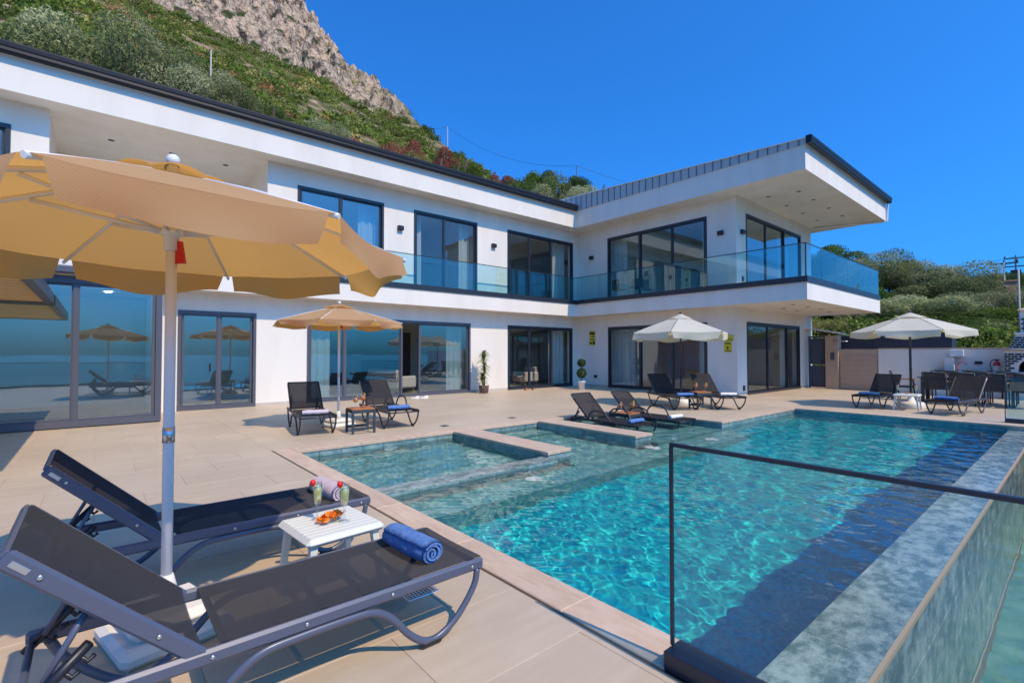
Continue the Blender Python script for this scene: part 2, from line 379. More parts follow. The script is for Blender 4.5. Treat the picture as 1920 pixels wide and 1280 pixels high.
def np_mesh(name, V, F, mats, smooth=True, attr=None, col=None):
    me = bpy.data.meshes.new(name); n = F.shape[1]
    me.vertices.add(len(V)); me.vertices.foreach_set('co', np.ascontiguousarray(V, dtype=np.float32).ravel())
    me.loops.add(F.size); me.loops.foreach_set('vertex_index', np.ascontiguousarray(F, dtype=np.int32).ravel())
    me.polygons.add(len(F)); me.polygons.foreach_set('loop_start', np.arange(0, F.size, n, dtype=np.int32))
    me.polygons.foreach_set('use_smooth', np.full(len(F), smooth))
    for m in mats: me.materials.append(m)
    if attr is not None:
        a = me.attributes.new('rock', 'FLOAT', 'POINT'); a.data.foreach_set('value', attr.astype(np.float32))
    if col is not None:
        a = me.attributes.new('tint', 'FLOAT_COLOR', 'POINT'); a.data.foreach_set('color', np.concatenate([col, np.ones((len(col), 1))], 1).astype(np.float32).ravel())
    me.update(); me.validate(); return me
def hill_material():
    m = bpy.data.materials.new('hillside'); m.use_nodes = True; nt = m.node_tree; L = nt.links.new; p = nt.nodes['Principled BSDF']; p.inputs['Roughness'].default_value = .95; p.inputs['Specular IOR Level'].default_value = .15
    tc = N(nt, 'ShaderNodeTexCoord'); o = tc.outputs['Object']
    def noise(s, d=6, sc=None):
        n = N(nt, 'ShaderNodeTexNoise'); n.inputs['Scale'].default_value = s; n.inputs['Detail'].default_value = d
        if sc:
            mp = N(nt, 'ShaderNodeMapping'); mp.inputs['Scale'].default_value = sc; L(o, mp.inputs[0]); L(mp.outputs[0], n.inputs[0])
        else: L(o, n.inputs[0])
        return n.outputs[0]
    def ramp(v, stops):
        r = N(nt, 'ShaderNodeValToRGB'); e = r.color_ramp.elements
        for i, (q, c) in enumerate(stops):
            if i < 2: e[i].position = q; e[i].color = (*c, 1)
            else: x = e.new(q); x.color = (*c, 1)
        L(v, r.inputs[0]); return r.outputs[0]
    g = ramp(noise(.16, 9), [(.34, (.07, .10, .03)), (.46, (.15, .15, .055)), (.55, (.27, .21, .11)), (.64, (.52, .39, .27))])
    rk = ramp(noise(.34, 12, (1, 1, .35)), [(.36, (.09, .075, .06)), (.43, (.40, .30, .215)), (.55, (.60, .455, .325)), (.68, (.66, .45, .29))])
    vo = N(nt, 'ShaderNodeTexVoronoi'); vo.feature = 'DISTANCE_TO_EDGE'; vo.inputs['Scale'].default_value = .16; mpv = N(nt, 'ShaderNodeMapping'); mpv.inputs['Scale'].default_value = (1, 1, .38); wv = N(nt, 'ShaderNodeTexNoise'); wv.inputs['Scale'].default_value = .25; wv.inputs['Detail'].default_value = 6
    L(o, wv.inputs[0]); av = N(nt, 'ShaderNodeVectorMath', operation='MULTIPLY_ADD'); L(wv.outputs['Color'], av.inputs[0]); av.inputs[1].default_value = (9, 9, 9); L(o, av.inputs[2]); L(av.outputs[0], mpv.inputs[0]); L(mpv.outputs[0], vo.inputs[0])
    ck = N(nt, 'ShaderNodeMapRange'); ck.inputs[1].default_value = 0; ck.inputs[2].default_value = .09; ck.inputs[3].default_value = .38; ck.inputs[4].default_value = 1.0; L(vo.outputs['Distance'], ck.inputs[0])
    cm_ = N(nt, 'ShaderNodeMix', data_type='RGBA', blend_type='MULTIPLY'); cm_.inputs[0].default_value = 1; L(rk, cm_.inputs[6]); L(ck.outputs[0], cm_.inputs[7]); rk = cm_.outputs[2]  # shade of crevices painted into the rock colour as dark cracks
    sp = N(nt, 'ShaderNodeMapRange'); sp.inputs[1].default_value = .58; sp.inputs[2].default_value = .64; L(noise(.11, 9), sp.inputs[0])
    rv = N(nt, 'ShaderNodeMix', data_type='RGBA'); L(sp.outputs[0], rv.inputs[0]); L(rk, rv.inputs[6]); rv.inputs[7].default_value = (.05, .07, .025, 1)
    at = N(nt, 'ShaderNodeAttribute', attribute_name='rock')
    mx = N(nt, 'ShaderNodeMix', data_type='RGBA'); L(at.outputs['Fac'], mx.inputs[0]); L(g, mx.inputs[6]); L(rv.outputs[2], mx.inputs[7]); L(mx.outputs[2], p.inputs['Base Color'])
    b = N(nt, 'ShaderNodeBump'); b.inputs['Strength'].default_value = 1.0; b.inputs['Distance'].default_value = 3.0; L(noise(.55, 12, (1.3, 1.3, .5)), b.inputs['Height']); L(b.outputs[0], p.inputs['Normal'])
    return m
V, F, rock = terrain_mesh()
link(bpy.data.objects.new('hillside', np_mesh('hillside', V, F, [hill_material()], attr=rock)), kind='structure')

sea_m = pm('sea_water', (.008, .06, .12), .12, spec=.5, bump=.25, bs=.05)
MB().lathe([(14000, 0), (14000, 0.01)], 64, (0, 0, -62)).build('sea', sea_m, kind='structure')
hb = MB()
for cx, cyy, w, h in ((2600, -2300, 1100, 190),):
    hb.grid(lambda u, v, cx=cx, cyy=cyy, w=w, h=h: (cx + (u - .5) * 2 * w, cyy + (v - .5) * 800, -66 + h * max(0, 1 - (2 * u - 1) ** 2) ** .8 * max(0, 1 - (2 * v - 1) ** 2) * (.75 + .5 * math.sin(u * 17 + cx) * math.sin(u * 7))), 40, 10)
hb.build('headland', pm('headland', (.05, .065, .05), .9, var=.4, vs=.01), kind='structure')

# ------------------------------------------------------------------ terrace: base slab and floor tiles
RECTS = [(-6.0, 2.05, -3.2, 15.1), (2.05, 24.3, 8.15, 15.1), (10.63, 24.3, 5.45, 8.15), (14.68, 24.3, -6.0, 5.45)]
mb = MB()
for x0, x1, y0, y1 in RECTS: mb.box(x0, x1, y0, y1, -.14, -.004)
patio = mb.build('patio', MAT['grout'], kind='structure')
TW, TD, J = 1.2, .6, .0025
tiles = []
for x0, x1, y0, y1 in RECTS:
    for j in range(int(math.floor(y0 / TD)), int(math.ceil(y1 / TD))):
        for i in range(int(math.floor(x0 / TW)) - 1, int(math.ceil(x1 / TW)) + 1):
            off = .4 * (j % 3)
            a0, a1, b0, b1 = max(x0, i * TW + off), min(x1, (i + 1) * TW + off), max(y0, j * TD), min(y1, (j + 1) * TD)
            if a1 - a0 > .03 and b1 - b0 > .03: tiles.append((a0 + J / 2, a1 - J / 2, b0 + J / 2, b1 - J / 2))
fwd = Vector((math.cos(rad(49.67)), math.sin(rad(49.67))))
def seen(t):
    c = Vector(((t[0] + t[1]) / 2, (t[2] + t[3]) / 2)); d = c.dot(fwd); l = abs(c.x * fwd.y - c.y * fwd.x)
    return d > .6 and l < d * 1.15 + .5
vis = sorted([t for t in tiles if seen(t)], key=lambda t: ((t[0] + t[1]) / 2) ** 2 + ((t[2] + t[3]) / 2) ** 2)
near, far = vis[:290], vis[290:] + [t for t in tiles if not seen(t)]
def top_chamfer(mb, x0, x1, y0, y1, z0, z1, b=.002):
    v = [(x0, y0, z0), (x1, y0, z0), (x1, y1, z0), (x0, y1, z0), (x0, y0, z1 - b), (x1, y0, z1 - b), (x1, y1, z1 - b), (x0, y1, z1 - b), (x0 + b, y0 + b, z1), (x1 - b, y0 + b, z1), (x1 - b, y1 - b, z1), (x0 + b, y1 - b, z1)]
    mb.add(v, [(0, 1, 5, 4), (1, 2, 6, 5), (2, 3, 7, 6), (3, 0, 4, 7), (4, 5, 9, 8), (5, 6, 10, 9), (6, 7, 11, 10), (7, 4, 8, 11), (8, 9, 10, 11)])
_mc = {}
def piece(name, w, d, h, mat, loc, parent, b=.002, recv=False, rot=None):
    """one small slab (tile, brick, coping stone) with its top at local z = 0; alike ones share a mesh"""
    k = (name, round(w, 3), round(d, 3), round(h, 3), mat)
    if k not in _mc:
        q = MB(); top_chamfer(q, -w / 2, w / 2, -d / 2, d / 2, -h, 0, b); _mc[k] = q.mesh(name, MAT[mat])
    o = bpy.data.objects.new(name, _mc[k]); o.location = loc
    if rot: o.rotation_euler = rot
    if recv: o.cycles.is_caustics_receiver = True
    COL.objects.link(o); o.parent = parent; return o
rt = random.Random(3)
for t in near: piece('tile', t[1] - t[0], t[3] - t[2], .02, 'patio_tile', ((t[0] + t[1]) / 2, (t[2] + t[3]) / 2, rt.uniform(-.0006, .0006)), patio)
mb = MB()
for t in far: top_chamfer(mb, *t, -.02, 0)
mb.build('distant_tile', MAT['patio_tile'], parent=patio, kind='stuff')

# ------------------------------------------------------------------ pool
WL = -.12
pool = MB()
def rb(o): o.cycles.is_caustics_receiver = True; return o
# solid masses (concrete core with tile skin): (x0,x1,y0,y1,z0,z1)
pool.box(2.05, 14.7, .72, 8.15, -1.9, -1.6)                               # slab under the deep floor
pool.box(2.05, 2.32, 1.1, 8.15, -1.6, -.045); pool.box(2.32, 10.63, 7.862, 8.15, -1.6, -.045)
pool.box(10.342, 10.63, 5.162, 7.86, -1.6, -.045); pool.box(10.63, 14.68, 5.162, 5.45, -1.6, -.045); pool.box(14.392, 14.68, .72, 5.16, -1.6, -.045)
basin = rb(pool.build('pool_basin', MAT['pool_grout'], kind='structure'))
def slab(name, x0, x1, y0, y1, z0, z1, m, parent=basin): return rb(MB().box(x0, x1, y0, y1, z0, z1).build(name, MAT[m], parent=parent))
slab('deep_floor', 2.33, 14.39, 1.1, 5.16, -1.62, -1.08, 'deep_floor')
slab('bench_step', 2.33, 10.33, 4.55, 5.12, -1.5, -.55, 'pool_shelf')
slab('spa_floor', 5.66, 7.42, 5.12, 7.86, -1.5, -.62, 'pool_shelf')
slab('spa_bench', 5.69, 7.39, 7.30, 7.85, -.62, -.42, 'pool_shelf')
slab('wading_floor', 2.33, 5.22, 5.38, 7.86, -1.5, -.52, 'pool_shelf')
slab('tanning_shelf', 7.87, 10.34, 5.12, 7.86, -1.5, -.31, 'pool_shelf')
slab('divider_wall', 5.212, 5.668, 5.302, 7.85, -1.5, -.045, 'pool_grout'); slab('divider_wall', 7.412, 7.878, 5.302, 7.85, -1.5, -.045, 'pool_grout')
slab('weir_wall', 2.33, 5.22, 5.112, 5.388, -1.5, -.098, 'pool_grout')
slab('overflow_wall', 2.34, 14.69, .732, 1.088, -2.2, -.122, 'pool_grout')
slab('catch_floor', 2.34, 16, -.9, .74, -2.2, -1.9, 'pool_shelf'); slab('catch_wall', 2.34, 16, -1.15, -.9, -2.2, -.2, 'pool_grout')
def wall_tiles(axis, fixed, a0, a1, z0, z1, w, h, out, m='pool_tile', proud=.012):
    """rows of tiles on a vertical face; axis 'Y': face at y=fixed looking to out*Y, axis 'X' likewise"""
    nz = max(1, round((z1 - z0) / h)); na = max(1, round((a1 - a0) / w)); hh = (z1 - z0) / nz; ww = (a1 - a0) / na
    for k in range(nz):
        for i in range(na):
            zc = z0 + (k + .5) * hh; ac = a0 + (i + .5) * ww
            rot = (rad(90 if out < 0 else -90), 0, 0) if axis == 'Y' else (rad(90 if out < 0 else -90), 0, rad(-90 if out < 0 else -90))
            loc = (ac, fixed + out * proud, zc) if axis == 'Y' else (fixed + out * proud, ac, zc)
            piece('wall_tile', ww - .005, hh - .005, proud + .004, m, loc, basin, recv=True, rot=rot)
wall_tiles('Y', 7.862, 2.33, 5.2, -.50, -.035, .36, .24, -1)
wall_tiles('Y', 7.862, 5.68, 7.40, -.42, -.035, .36, .2, -1)
wall_tiles('Y', 7.862, 7.89, 10.33, -.31, -.035, .4, .28, -1)
wall_tiles('X', 5.212, 5.40, 7.85, -.50, -.035, .6, .24, -1)
wall_tiles('X', 7.412, 5.30, 7.85, -.60, -.035, .6, .28, -1)
wall_tiles('X', 10.342, 5.15, 7.85, -.31, -.035, .6, .28, -1)
wall_tiles('X', 5.668, 5.30, 7.85, -.60, -.035, .6, .28, 1)
wall_tiles('Y', 5.302, 5.2, 5.68, -.55, -.035, .24, .25, -1); wall_tiles('Y', 5.302, 7.40, 7.89, -.55, -.035, .24, .25, -1)
wall_tiles('Y', 5.162, 10.33, 14.39, -.50, -.035, .30, .23, -1)
wall_tiles('X', 14.392, 1.1, 5.15, -.50, -.035, .58, .23, -1)
wall_tiles('Y', 5.112, 2.33, 5.2, -.35, -.09, .6, .26, -1)
slab('deep_wall', 2.318, 2.332, 1.1, 7.86, -1.55, -.05, 'deep_tile'); slab('deep_wall', 10.34, 14.39, 5.15, 5.166, -1.55, -.5, 'deep_tile'); slab('deep_wall', 14.384, 14.394, 1.1, 5.15, -1.55, -.5, 'deep_tile')
slab('deep_wall', 2.34, 14.39, 1.086, 1.1, -1.55, -.13, 'deep_tile')
# weir ledge, overflow edge (top and outer face)
n = 6
for i in range(n): piece('ledge_tile', 2.87 / n - .006, .296, .02, 'pool_tile_wet', (2.33 + 2.87 * (i + .5) / n, 5.25, -.078), basin, recv=True)
n = 15
for i in range(n): piece('edge_tile', 12.05 / n - .004, .374, .02, 'pool_tile_wet', (2.33 + 12.05 * (i + .5) / n, .905, -.102), basin, recv=True)
for k in range(4):
    for i in range(16): piece('face_tile', .79 - .004, .326, .014, 'pool_tile_wet', (2.34 + .4 * (k % 2) + .79 * i + .395, .720, -.135 - .165 - .33 * k), basin, rot=(rad(90), 0, 0))
MB().box(2.33, 14.38, .700, .722, -.128, -.100).build('edge_strip', MAT['edge_trim'], parent=basin)
for x, y, z in ((4.6, 4.95, -.545), (9.2, 4.8, -.545), (7.62, 5.1, -.545)): rb(MB().lathe([(.001, .016), (.10, .012), (.11, .02), (.135, .02), (.14, 0)], 24, (x, y, z)).build('pool_lamp', MAT['lamp_ring'], parent=basin))
for x, y, z in ((6.9, 5.9, -.3),): pass
for (x, y, z) in ((3.9, 7.845, -.30), (7.395, 6.35, -.32)):
    q = MB().lathe([(.001, .012), (.10, .012), (.11, .02), (.135, .02), (.14, 0)], 24); q.xform(Matrix.Rotation(rad(90), 4, 'X') if x < 5 else Matrix.Rotation(rad(-90), 4, 'Y')); rb(q.build('wall_lamp', MAT['lamp_ring'], parent=basin, loc=(x, y, z)))

# coping stones
def coping(x0, x1, y0, y1, along, n):
    for i in range(n):
        if along == 'x': a, b = x0 + (x1 - x0) * i / n, x0 + (x1 - x0) * (i + 1) / n; w, d, c = b - a - .004, y1 - y0, ((a + b) / 2, (y0 + y1) / 2)
        else: a, b = y0 + (y1 - y0) * i / n, y0 + (y1 - y0) * (i + 1) / n; w, d, c = x1 - x0, b - a - .004, ((x0 + x1) / 2, (a + b) / 2)
        piece('coping_stone', w, d, .045, 'coping_stone', (c[0], c[1], .004 + rt.uniform(-.001, .001)), basin, b=.006)
coping(2.075, 2.345, .78, 8.13, 'y', 6)
MB().box(2.05, 2.075, .72, 8.15, -.05, -.010).build('joint', MAT['coping_gap'], parent=basin)
coping(2.345, 10.61, 7.835, 8.13, 'x', 8); coping(10.315, 10.61, 5.135, 7.83, 'y', 3); coping(10.615, 14.66, 5.135, 5.43, 'x', 4); coping(14.365, 14.66, .70, 5.13, 'y', 4)
coping(5.185, 5.695, 5.27, 7.83, 'y', 2); coping(7.385, 7.905, 5.27, 7.83, 'y', 2)

# water: rippled surface with true refraction
def waves(x, y):
    z = 0
    rw = np.random.RandomState(5)
    for i in range(40):
        a = rw.uniform(0, 2 * np.pi); k = 9.0 * (9.0 ** rw.rand()); ph = rw.uniform(0, 6.28)
        z = z + np.sin((x * np.cos(a) + y * np.sin(a)) * k + ph + 1.3 * np.sin(x * np.sin(a * 2) + y * .8 + i)) / k
    calm = .30 + .70 * fbm(x * .45 + 3, y * .45)
    return z * .0175 * calm
def water(name, x0, x1, y0, y1, z, st, hole=None, mat=None, amp=1.0):
    xs = np.linspace(x0, x1, int((x1 - x0) / st) + 1); ys = np.linspace(y0, y1, int((y1 - y0) / st) + 1)
    X, Y = np.meshgrid(xs, ys); Z = z + waves(X, Y) * amp
    ny, nx = X.shape; i = np.arange(ny - 1)[:, None] * nx + np.arange(nx - 1)[None, :]
    F = np.stack([i, i + 1, i + nx + 1, i + nx], -1)
    if hole:
        xc = X[:-1, :-1]; yc = Y[:-1, :-1]; F = F[~((xc > hole[0]) & (yc > hole[1]))]
    F = F.reshape(-1, 4)
    o = bpy.data.objects.new(name, np_mesh(name, np.stack([X, Y, Z], -1).reshape(-1, 3), F, [mat]))
    link(o, kind='structure'); o.cycles.is_caustics_caster = True; return o
wm = bpy.data.materials.new('pool_water'); wm.use_nodes = True; nt = wm.node_tree; nt.nodes.clear()
g_ = N(nt, 'ShaderNodeBsdfGlass'); g_.inputs['IOR'].default_value = 1.33; g_.inputs['Roughness'].default_value = 0; g_.inputs['Color'].default_value = (.93, .99, 1, 1)
o_ = N(nt, 'ShaderNodeOutputMaterial'); nt.links.new(g_.outputs[0], o_.inputs[0])
water('pool_water', 2.325, 14.39, 1.09, 7.86, WL, .018, (10.4, 5.2), wm)
water('catch_water', 2.335, 16, -.95, .725, -1.42, .07, None, wm)

# ------------------------------------------------------------------ villa
villa = empty('villa', (16.9, 15.1, 0), label='white two-storey villa with flat overhanging roof, glass balconies and dark framed sliding doors', cat='house')
VO = Vector((-16.9, -15.1, 0))
def vp(mb, name, m, parent=None):
    """villa part given in world coordinates"""
    if parent is None: return mb.build(name, MAT[m], parent=villa, loc=VO)
    return mb.build(name, MAT[m], parent=parent)
GZ, SZ0, SZ1, UZ, RZ, FZ = 0.0, 3.09, 3.64, 3.66, 7.0, 7.74
YL, XR, YE, XE = 15.1, 16.9, 7.85, 24.0         # wall planes
YS, XS, YS2 = 14.57, 16.1, 5.38                  # slab / eave edges
def wall_holes(mb, axis, plane, th, a0, a1, z0, z1, holes):
    As = sorted({a0, a1, *[h[0] for h in holes], *[h[1] for h in holes]}); Zs = sorted({z0, z1, *[h[2] for h in holes], *[h[3] for h in holes]})
    As = [a for a in As if a0 <= a <= a1]; Zs = [z for z in Zs if z0 <= z <= z1]
    for i in range(len(As) - 1):
        run = None
        for k in range(len(Zs) - 1):
            ac, zc = (As[i] + As[i + 1]) / 2, (Zs[k] + Zs[k + 1]) / 2
            solid = not any(h[0] < ac < h[1] and h[2] < zc < h[3] for h in holes)
            if solid: run = [Zs[k], Zs[k + 1]] if run is None else [run[0], Zs[k + 1]]
            if run and (not solid or k == len(Zs) - 2):
                if axis == 'Y': mb.box(As[i], As[i + 1], plane, plane + th, run[0], run[1])
                else: mb.box(plane, plane + th, As[i], As[i + 1], run[0], run[1])
                run = None
    return mb
# windows: plane axis, a0, a1, z0, z1, mullion positions, open panel
W_G = [('door', 1.57, 3.40, .02, 2.60, [2.50]), ('wide', 4.78, 10.76, .02, 2.60, [5.94, 7.90, 8.59]), ('dining', 12.59, 16.40, .02, 2.60, [13.80, 15.08])]
W_U = [('bed1', 4.47, 7.22, UZ, 6.47, [5.78]), ('bed2', 8.34, 11.07, UZ, 6.47, [9.59]), ('bed3', 12.57, 16.45, UZ, 6.47, [13.80, 15.08]), ('end', -4.2, -1.50, UZ, 6.46, [-3])]
W_RG = [('r', 8.94, 13.46, .02, 2.60, [10.36, 11.83])]
W_RU = [('r', 8.92, 13.47, UZ, 6.47, [10.36, 11.83])]
W_EG = [('e', 17.63, 22.56, .02, 2.60, [19.44, 21.3])]
W_EU = [('e', 17.64, 22.82, UZ, 6.48, [19.35, 21.1])]
H = lambda ws: [(w[1], w[2], w[3] - .1, w[4]) for w in ws]
vp(wall_holes(MB(), 'Y', YL, .3, -6.0, XR, GZ, SZ0, H(W_G) + [(-6.1, 1.02, -1, 3.0)]), 'ground_floor_wall', 'render_white')
vp(wall_holes(MB(), 'Y', YL, .3, -6.0, -.89, SZ1, RZ, H(W_U)), 'upper_wall', 'render_white'); vp(wall_holes(MB(), 'Y', YL, .3, 3.65, XR, SZ1, RZ, H(W_U)), 'upper_wall', 'render_white')
vp(wall_holes(MB(), 'X', XR, .3, YE, YL + .3, GZ, SZ0, H(W_RG)), 'wing_wall', 'render_white')
vp(wall_holes(MB(), 'X', XR, .3, YE, YL + .3, SZ1, RZ, H(W_RU)), 'wing_upper_wall', 'render_white')
vp(wall_holes(MB(), 'Y', YE, .3, XR + .3, XE, GZ, SZ0, H(W_EG)), 'end_wall', 'render_white')
vp(wall_holes(MB(), 'Y', YE, .3, XR + .3, XE, SZ1, RZ, H(W_EU)), 'end_upper_wall', 'render_white')
vp(MB().box(XE - .3, XE, YE + .3, 21, 0, RZ), 'side_wall', 'render_white')
vp(MB().box(-6, XE, 20.7, 21, 0, RZ), 'rear_wall', 'render_white')
vp(MB().box(-6.3, -6.0, 13.2, 21, 0, RZ), 'side_wall', 'render_white')
# skirting along the terrace
for q in ((3.42, 4.76, YL - .012, YL), (10.78, 12.57, YL - .012, YL), (XR - .012, XR, 13.48, YL - .012), (XR - .012, XR, YE - .012, 8.92), (XR, 17.61, YE - .012, YE), (22.58, XE, YE - .012, YE)): vp(MB().box(*q, 0, .09), 'skirting', 'render_base')
# floor slab with balcony, roof slab
bs = MB(); bs.box(-6, XS, YS, 21, SZ0, SZ1); bs.box(XS, XE, YS2, 21, SZ0, SZ1)
vp(bs, 'balcony_slab', 'render_white')
bd = MB(); bd.box(-6, XS, YS - .02, YL, SZ1, SZ1 + .02); bd.box(XS - .02, XE + .02, YS2 - .02, YL, SZ1, SZ1 + .02)
vp(bd, 'balcony_paving', 'render_base')
rf = MB(); rf.box(-6.3, XS, YS, 21, RZ, FZ); rf.box(XS, 25.1, YS2, 21, RZ, FZ)
vp(rf, 'roof_fascia', 'render_white')
def zm(y): return 7.90 + (y - YS2) * .053
t = MB(); t.add([(XS - .03, YS2 - .05, FZ), (25.15, YS2 - .05, FZ), (25.15, 21.2, FZ), (XS - .03, 21.2, FZ), (XS - .03, YS2 - .05, zm(YS2)), (25.15, YS2 - .05, zm(YS2)), (25.15, 21.2, zm(21.2)), (XS - .03, 21.2, zm(21.2))],
      [(0, 3, 2, 1), (4, 5, 6, 7), (0, 1, 5, 4), (2, 3, 7, 6), (1, 2, 6, 5), (3, 0, 4, 7)]); roof = vp(t, 'wing_roof', 'roof_metal')
y = YS2 + .15
while y < 20.9:
    MB().box(XS - .052, XS - .03, y, y + .028, FZ - .01, zm(y) + .02).build('roof_seam', MAT['seam_shade_grey'], parent=roof); y += .30
vp(MB().box(XS - .075, XS + .02, YS2 - .05, 21.2, 0, .03).xform(Matrix(((1, 0, 0, 0), (0, 1, 0, 0), (0, .053, 1, zm(0) + .004), (0, 0, 0, 1)))), 'roof_edge', 'ceramic_white')
t = MB(); t.add([(-6.4, YS - .03, FZ), (XS - .03, YS - .03, FZ), (XS - .03, 21, FZ), (-6.4, 21, FZ), (-6.4, YS - .03, 7.9), (XS - .03, YS - .03, 7.9), (XS - .03, 21, 7.95), (-6.4, 21, 7.95)],
      [(0, 3, 2, 1), (4, 5, 6, 7), (0, 1, 5, 4), (2, 3, 7, 6), (1, 2, 6, 5), (3, 0, 4, 7)]); vp(t, 'main_roof', 'roof_metal')
def gutter(p0, p1, out):
    """stepped box gutter between two points, leaning out along out"""
    prof = [(0, 0), (.13, .0), (.15, .03), (.145, .09), (.16, .12), (.165, .20), (.15, .23), (0, .23)]
    a, b, o = Vector(p0), Vector(p1), Vector(out); V = []
    for q in (a, b): V += [q + o * x + Vector((0, 0, z)) for x, z in prof]
    n = len(prof); F = [(i, (i + 1) % n, n + (i + 1) % n, n + i) for i in range(n)] + [tuple(range(n))[::-1], tuple(range(n, 2 * n))]
    return MB().add(V, F)
vp(gutter((-6.4, YS - .03, FZ + .0), (XS - .09, YS - .03, FZ), (0, -1, 0)), 'gutter', 'gutter_black')
vp(gutter((XS - .10, YS2 - .05, FZ - .01), (25.2, YS2 - .05, FZ - .01), (0, -1, 0)), 'gutter', 'gutter_black')
vp(MB().tube([(25.05, YS2 - .1, 7.72), (25.13, YS2 - .06, 7.55), (25.14, YS2 - .04, 7.0), (25.0, YS2 + .1, 6.96), (23.9, 7.7, 6.94)], .04), 'downpipe', 'ceramic_white')
# downlights in the soffits
for x, yy, z in [(18.2, 6.3, RZ), (19.6, 6.3, RZ), (21.2, 6.3, RZ), (22.8, 6.3, RZ), (18.0, 7.2, RZ), (19.6, 7.2, RZ), (21.2, 7.2, RZ), (22.8, 7.2, RZ), (17.6, 6.3, SZ0), (18.9, 6.3, SZ0), (20.2, 6.3, SZ0), (18.9, 7.1, SZ0), (20.2, 7.1, SZ0), (21.8, 6.5, SZ0), (.2, 16.3, RZ), (1.5, 16.3, RZ), (2.8, 16.3, RZ)]:
    MB().lathe([(.055, -.012), (.07, -.008), (.07, 0)], 14, (x, yy, z)).build('downlight', MAT['frame_grey'], parent=villa, loc=VO)
for x, yy in ((.25, 14.3), (-2.2, 14.3), (-1.2, 16.5), (.2, 16.5)): MB().lathe([(.001, -.02), (.07, -.02), (.085, 0)], 14, (x, yy, 3.03 if yy < 15 else SZ0)).build('ceiling_lamp', MAT['lit_lamp'], parent=villa, loc=VO)
# recessed upper terrace
rc = MB(); rc.box(-.89, 3.65, 18.2, 18.4, SZ1, RZ); rc.box(-1.1, -.89, YL + .3, 18.4, SZ1, RZ); rc.box(3.65, 3.86, YL + .3, 18.4, SZ1, RZ)
vp(rc, 'terrace_recess', 'soffit_white')
# rooms behind the glass
rm = MB()
for z0, z1 in ((0, SZ0), (SZ1, RZ)):
    for x in (4.2, 11.6): rm.box(x - .06, x + .06, YL + .3, 20.7, z0, z1)
    rm.box(XR + .3, XE - .3, 13.9, 14.02, z0, z1)
rm.box(3.9, XE - .3, 20.2, 20.69, 0, RZ); rm.box(1.1, 4.1, 18.0, 18.1, 0, SZ0); rm.box(-6, 1.2, 18.6, 18.7, 0, SZ0)
vp(rm, 'inner_walls', 'interior_white')
fl = MB(); fl.box(-6, XE - .3, YL + .3, 20.7, 0.002, .012); fl.box(XR + .3, XE - .3, YE + .3, 15.4, 0.003, .012); fl.box(4.2, 16.9, YL + .3, 20.7, UZ - .018, UZ - .004); fl.box(XR + .3, XE - .3, YE + .3, 15.4, UZ - .018, UZ - .003)
vp(fl, 'room_floors', 'interior_floor')
vp(MB().box(5.0, 10.9, 20.0, 20.19, .0, 2.4), 'kitchen_units', 'interior_dark')
vp(MB().box(XR + 3.2, XR + 3.35, 10.9, 13.9, .01, SZ0 - .05), 'room_divider', 'interior_pink')
def window(axis, plane, w, depth=.10, fr=.075, mat='anthracite', gm='window_glass', open_=None, proud=.015, bot=.07):
    """sliding window: frame > panes and mullions; coordinates along the wall (a), out of it (d) and up (z)"""
    _, a0, a1, z0, z1, mul = w
    def B(mb, A0, A1, Z0, Z1, d0, d1):
        if axis == 'Y': mb.box(A0, A1, plane - d1, plane - d0, Z0, Z1)
        else: mb.box(plane - d1, plane - d0, A0, A1, Z0, Z1)
        return mb
    f = MB()
    B(f, a0, a1, z1 - fr * 1.25, z1, -depth, proud); B(f, a0, a1, z0 - .02, z0 + bot, -depth, proud + .02); B(f, a0, a0 + fr, z0 + bot, z1 - fr * 1.25, -depth, proud); B(f, a1 - fr, a1, z0 + bot, z1 - fr * 1.25, -depth, proud)
    fo = vp(f, 'window', mat)
    ed = [a0 + fr] + list(mul) + [a1 - fr]
    for m in mul: B(MB(), m - .035, m + .035, z0 + bot, z1 - fr * 1.25, -depth + .02, proud - .02).build('mullion', MAT[mat], parent=fo)
    for i in range(len(ed) - 1):
        if open_ == i: continue
        d = -.04 - .03 * (i % 2)
        A, Bq, zb, zt = ed[i] + .02, ed[i + 1] - .02, z0 + bot + .0, z1 - fr * 1.25
        s = MB(); sw = .045
        B(s, A, Bq, zb, zb + sw, d - .02, d + .02); B(s, A, Bq, zt - sw, zt, d - .02, d + .02); B(s, A, A + sw, zb + sw, zt - sw, d - .02, d + .02); B(s, Bq - sw, Bq, zb + sw, zt - sw, d - .02, d + .02)
        s.build('sash', MAT[mat], parent=fo)
        B(MB(), A + sw, Bq - sw, zb + sw, zt - sw, d - .003, d + .003).build('pane', MAT[gm], parent=fo)
    return fo
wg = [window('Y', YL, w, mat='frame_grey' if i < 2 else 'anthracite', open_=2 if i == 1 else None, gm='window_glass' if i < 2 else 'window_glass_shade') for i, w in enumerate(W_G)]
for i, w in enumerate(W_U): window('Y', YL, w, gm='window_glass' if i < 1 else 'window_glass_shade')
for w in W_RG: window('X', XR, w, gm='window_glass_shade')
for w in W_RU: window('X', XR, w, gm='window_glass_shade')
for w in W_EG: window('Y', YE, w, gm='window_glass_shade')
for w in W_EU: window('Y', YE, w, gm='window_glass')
MB().box(2.28, 2.31, YL - .03, YL + .0, 1.0, 1.22).build('handle', MAT['plastic_black'], parent=wg[0])
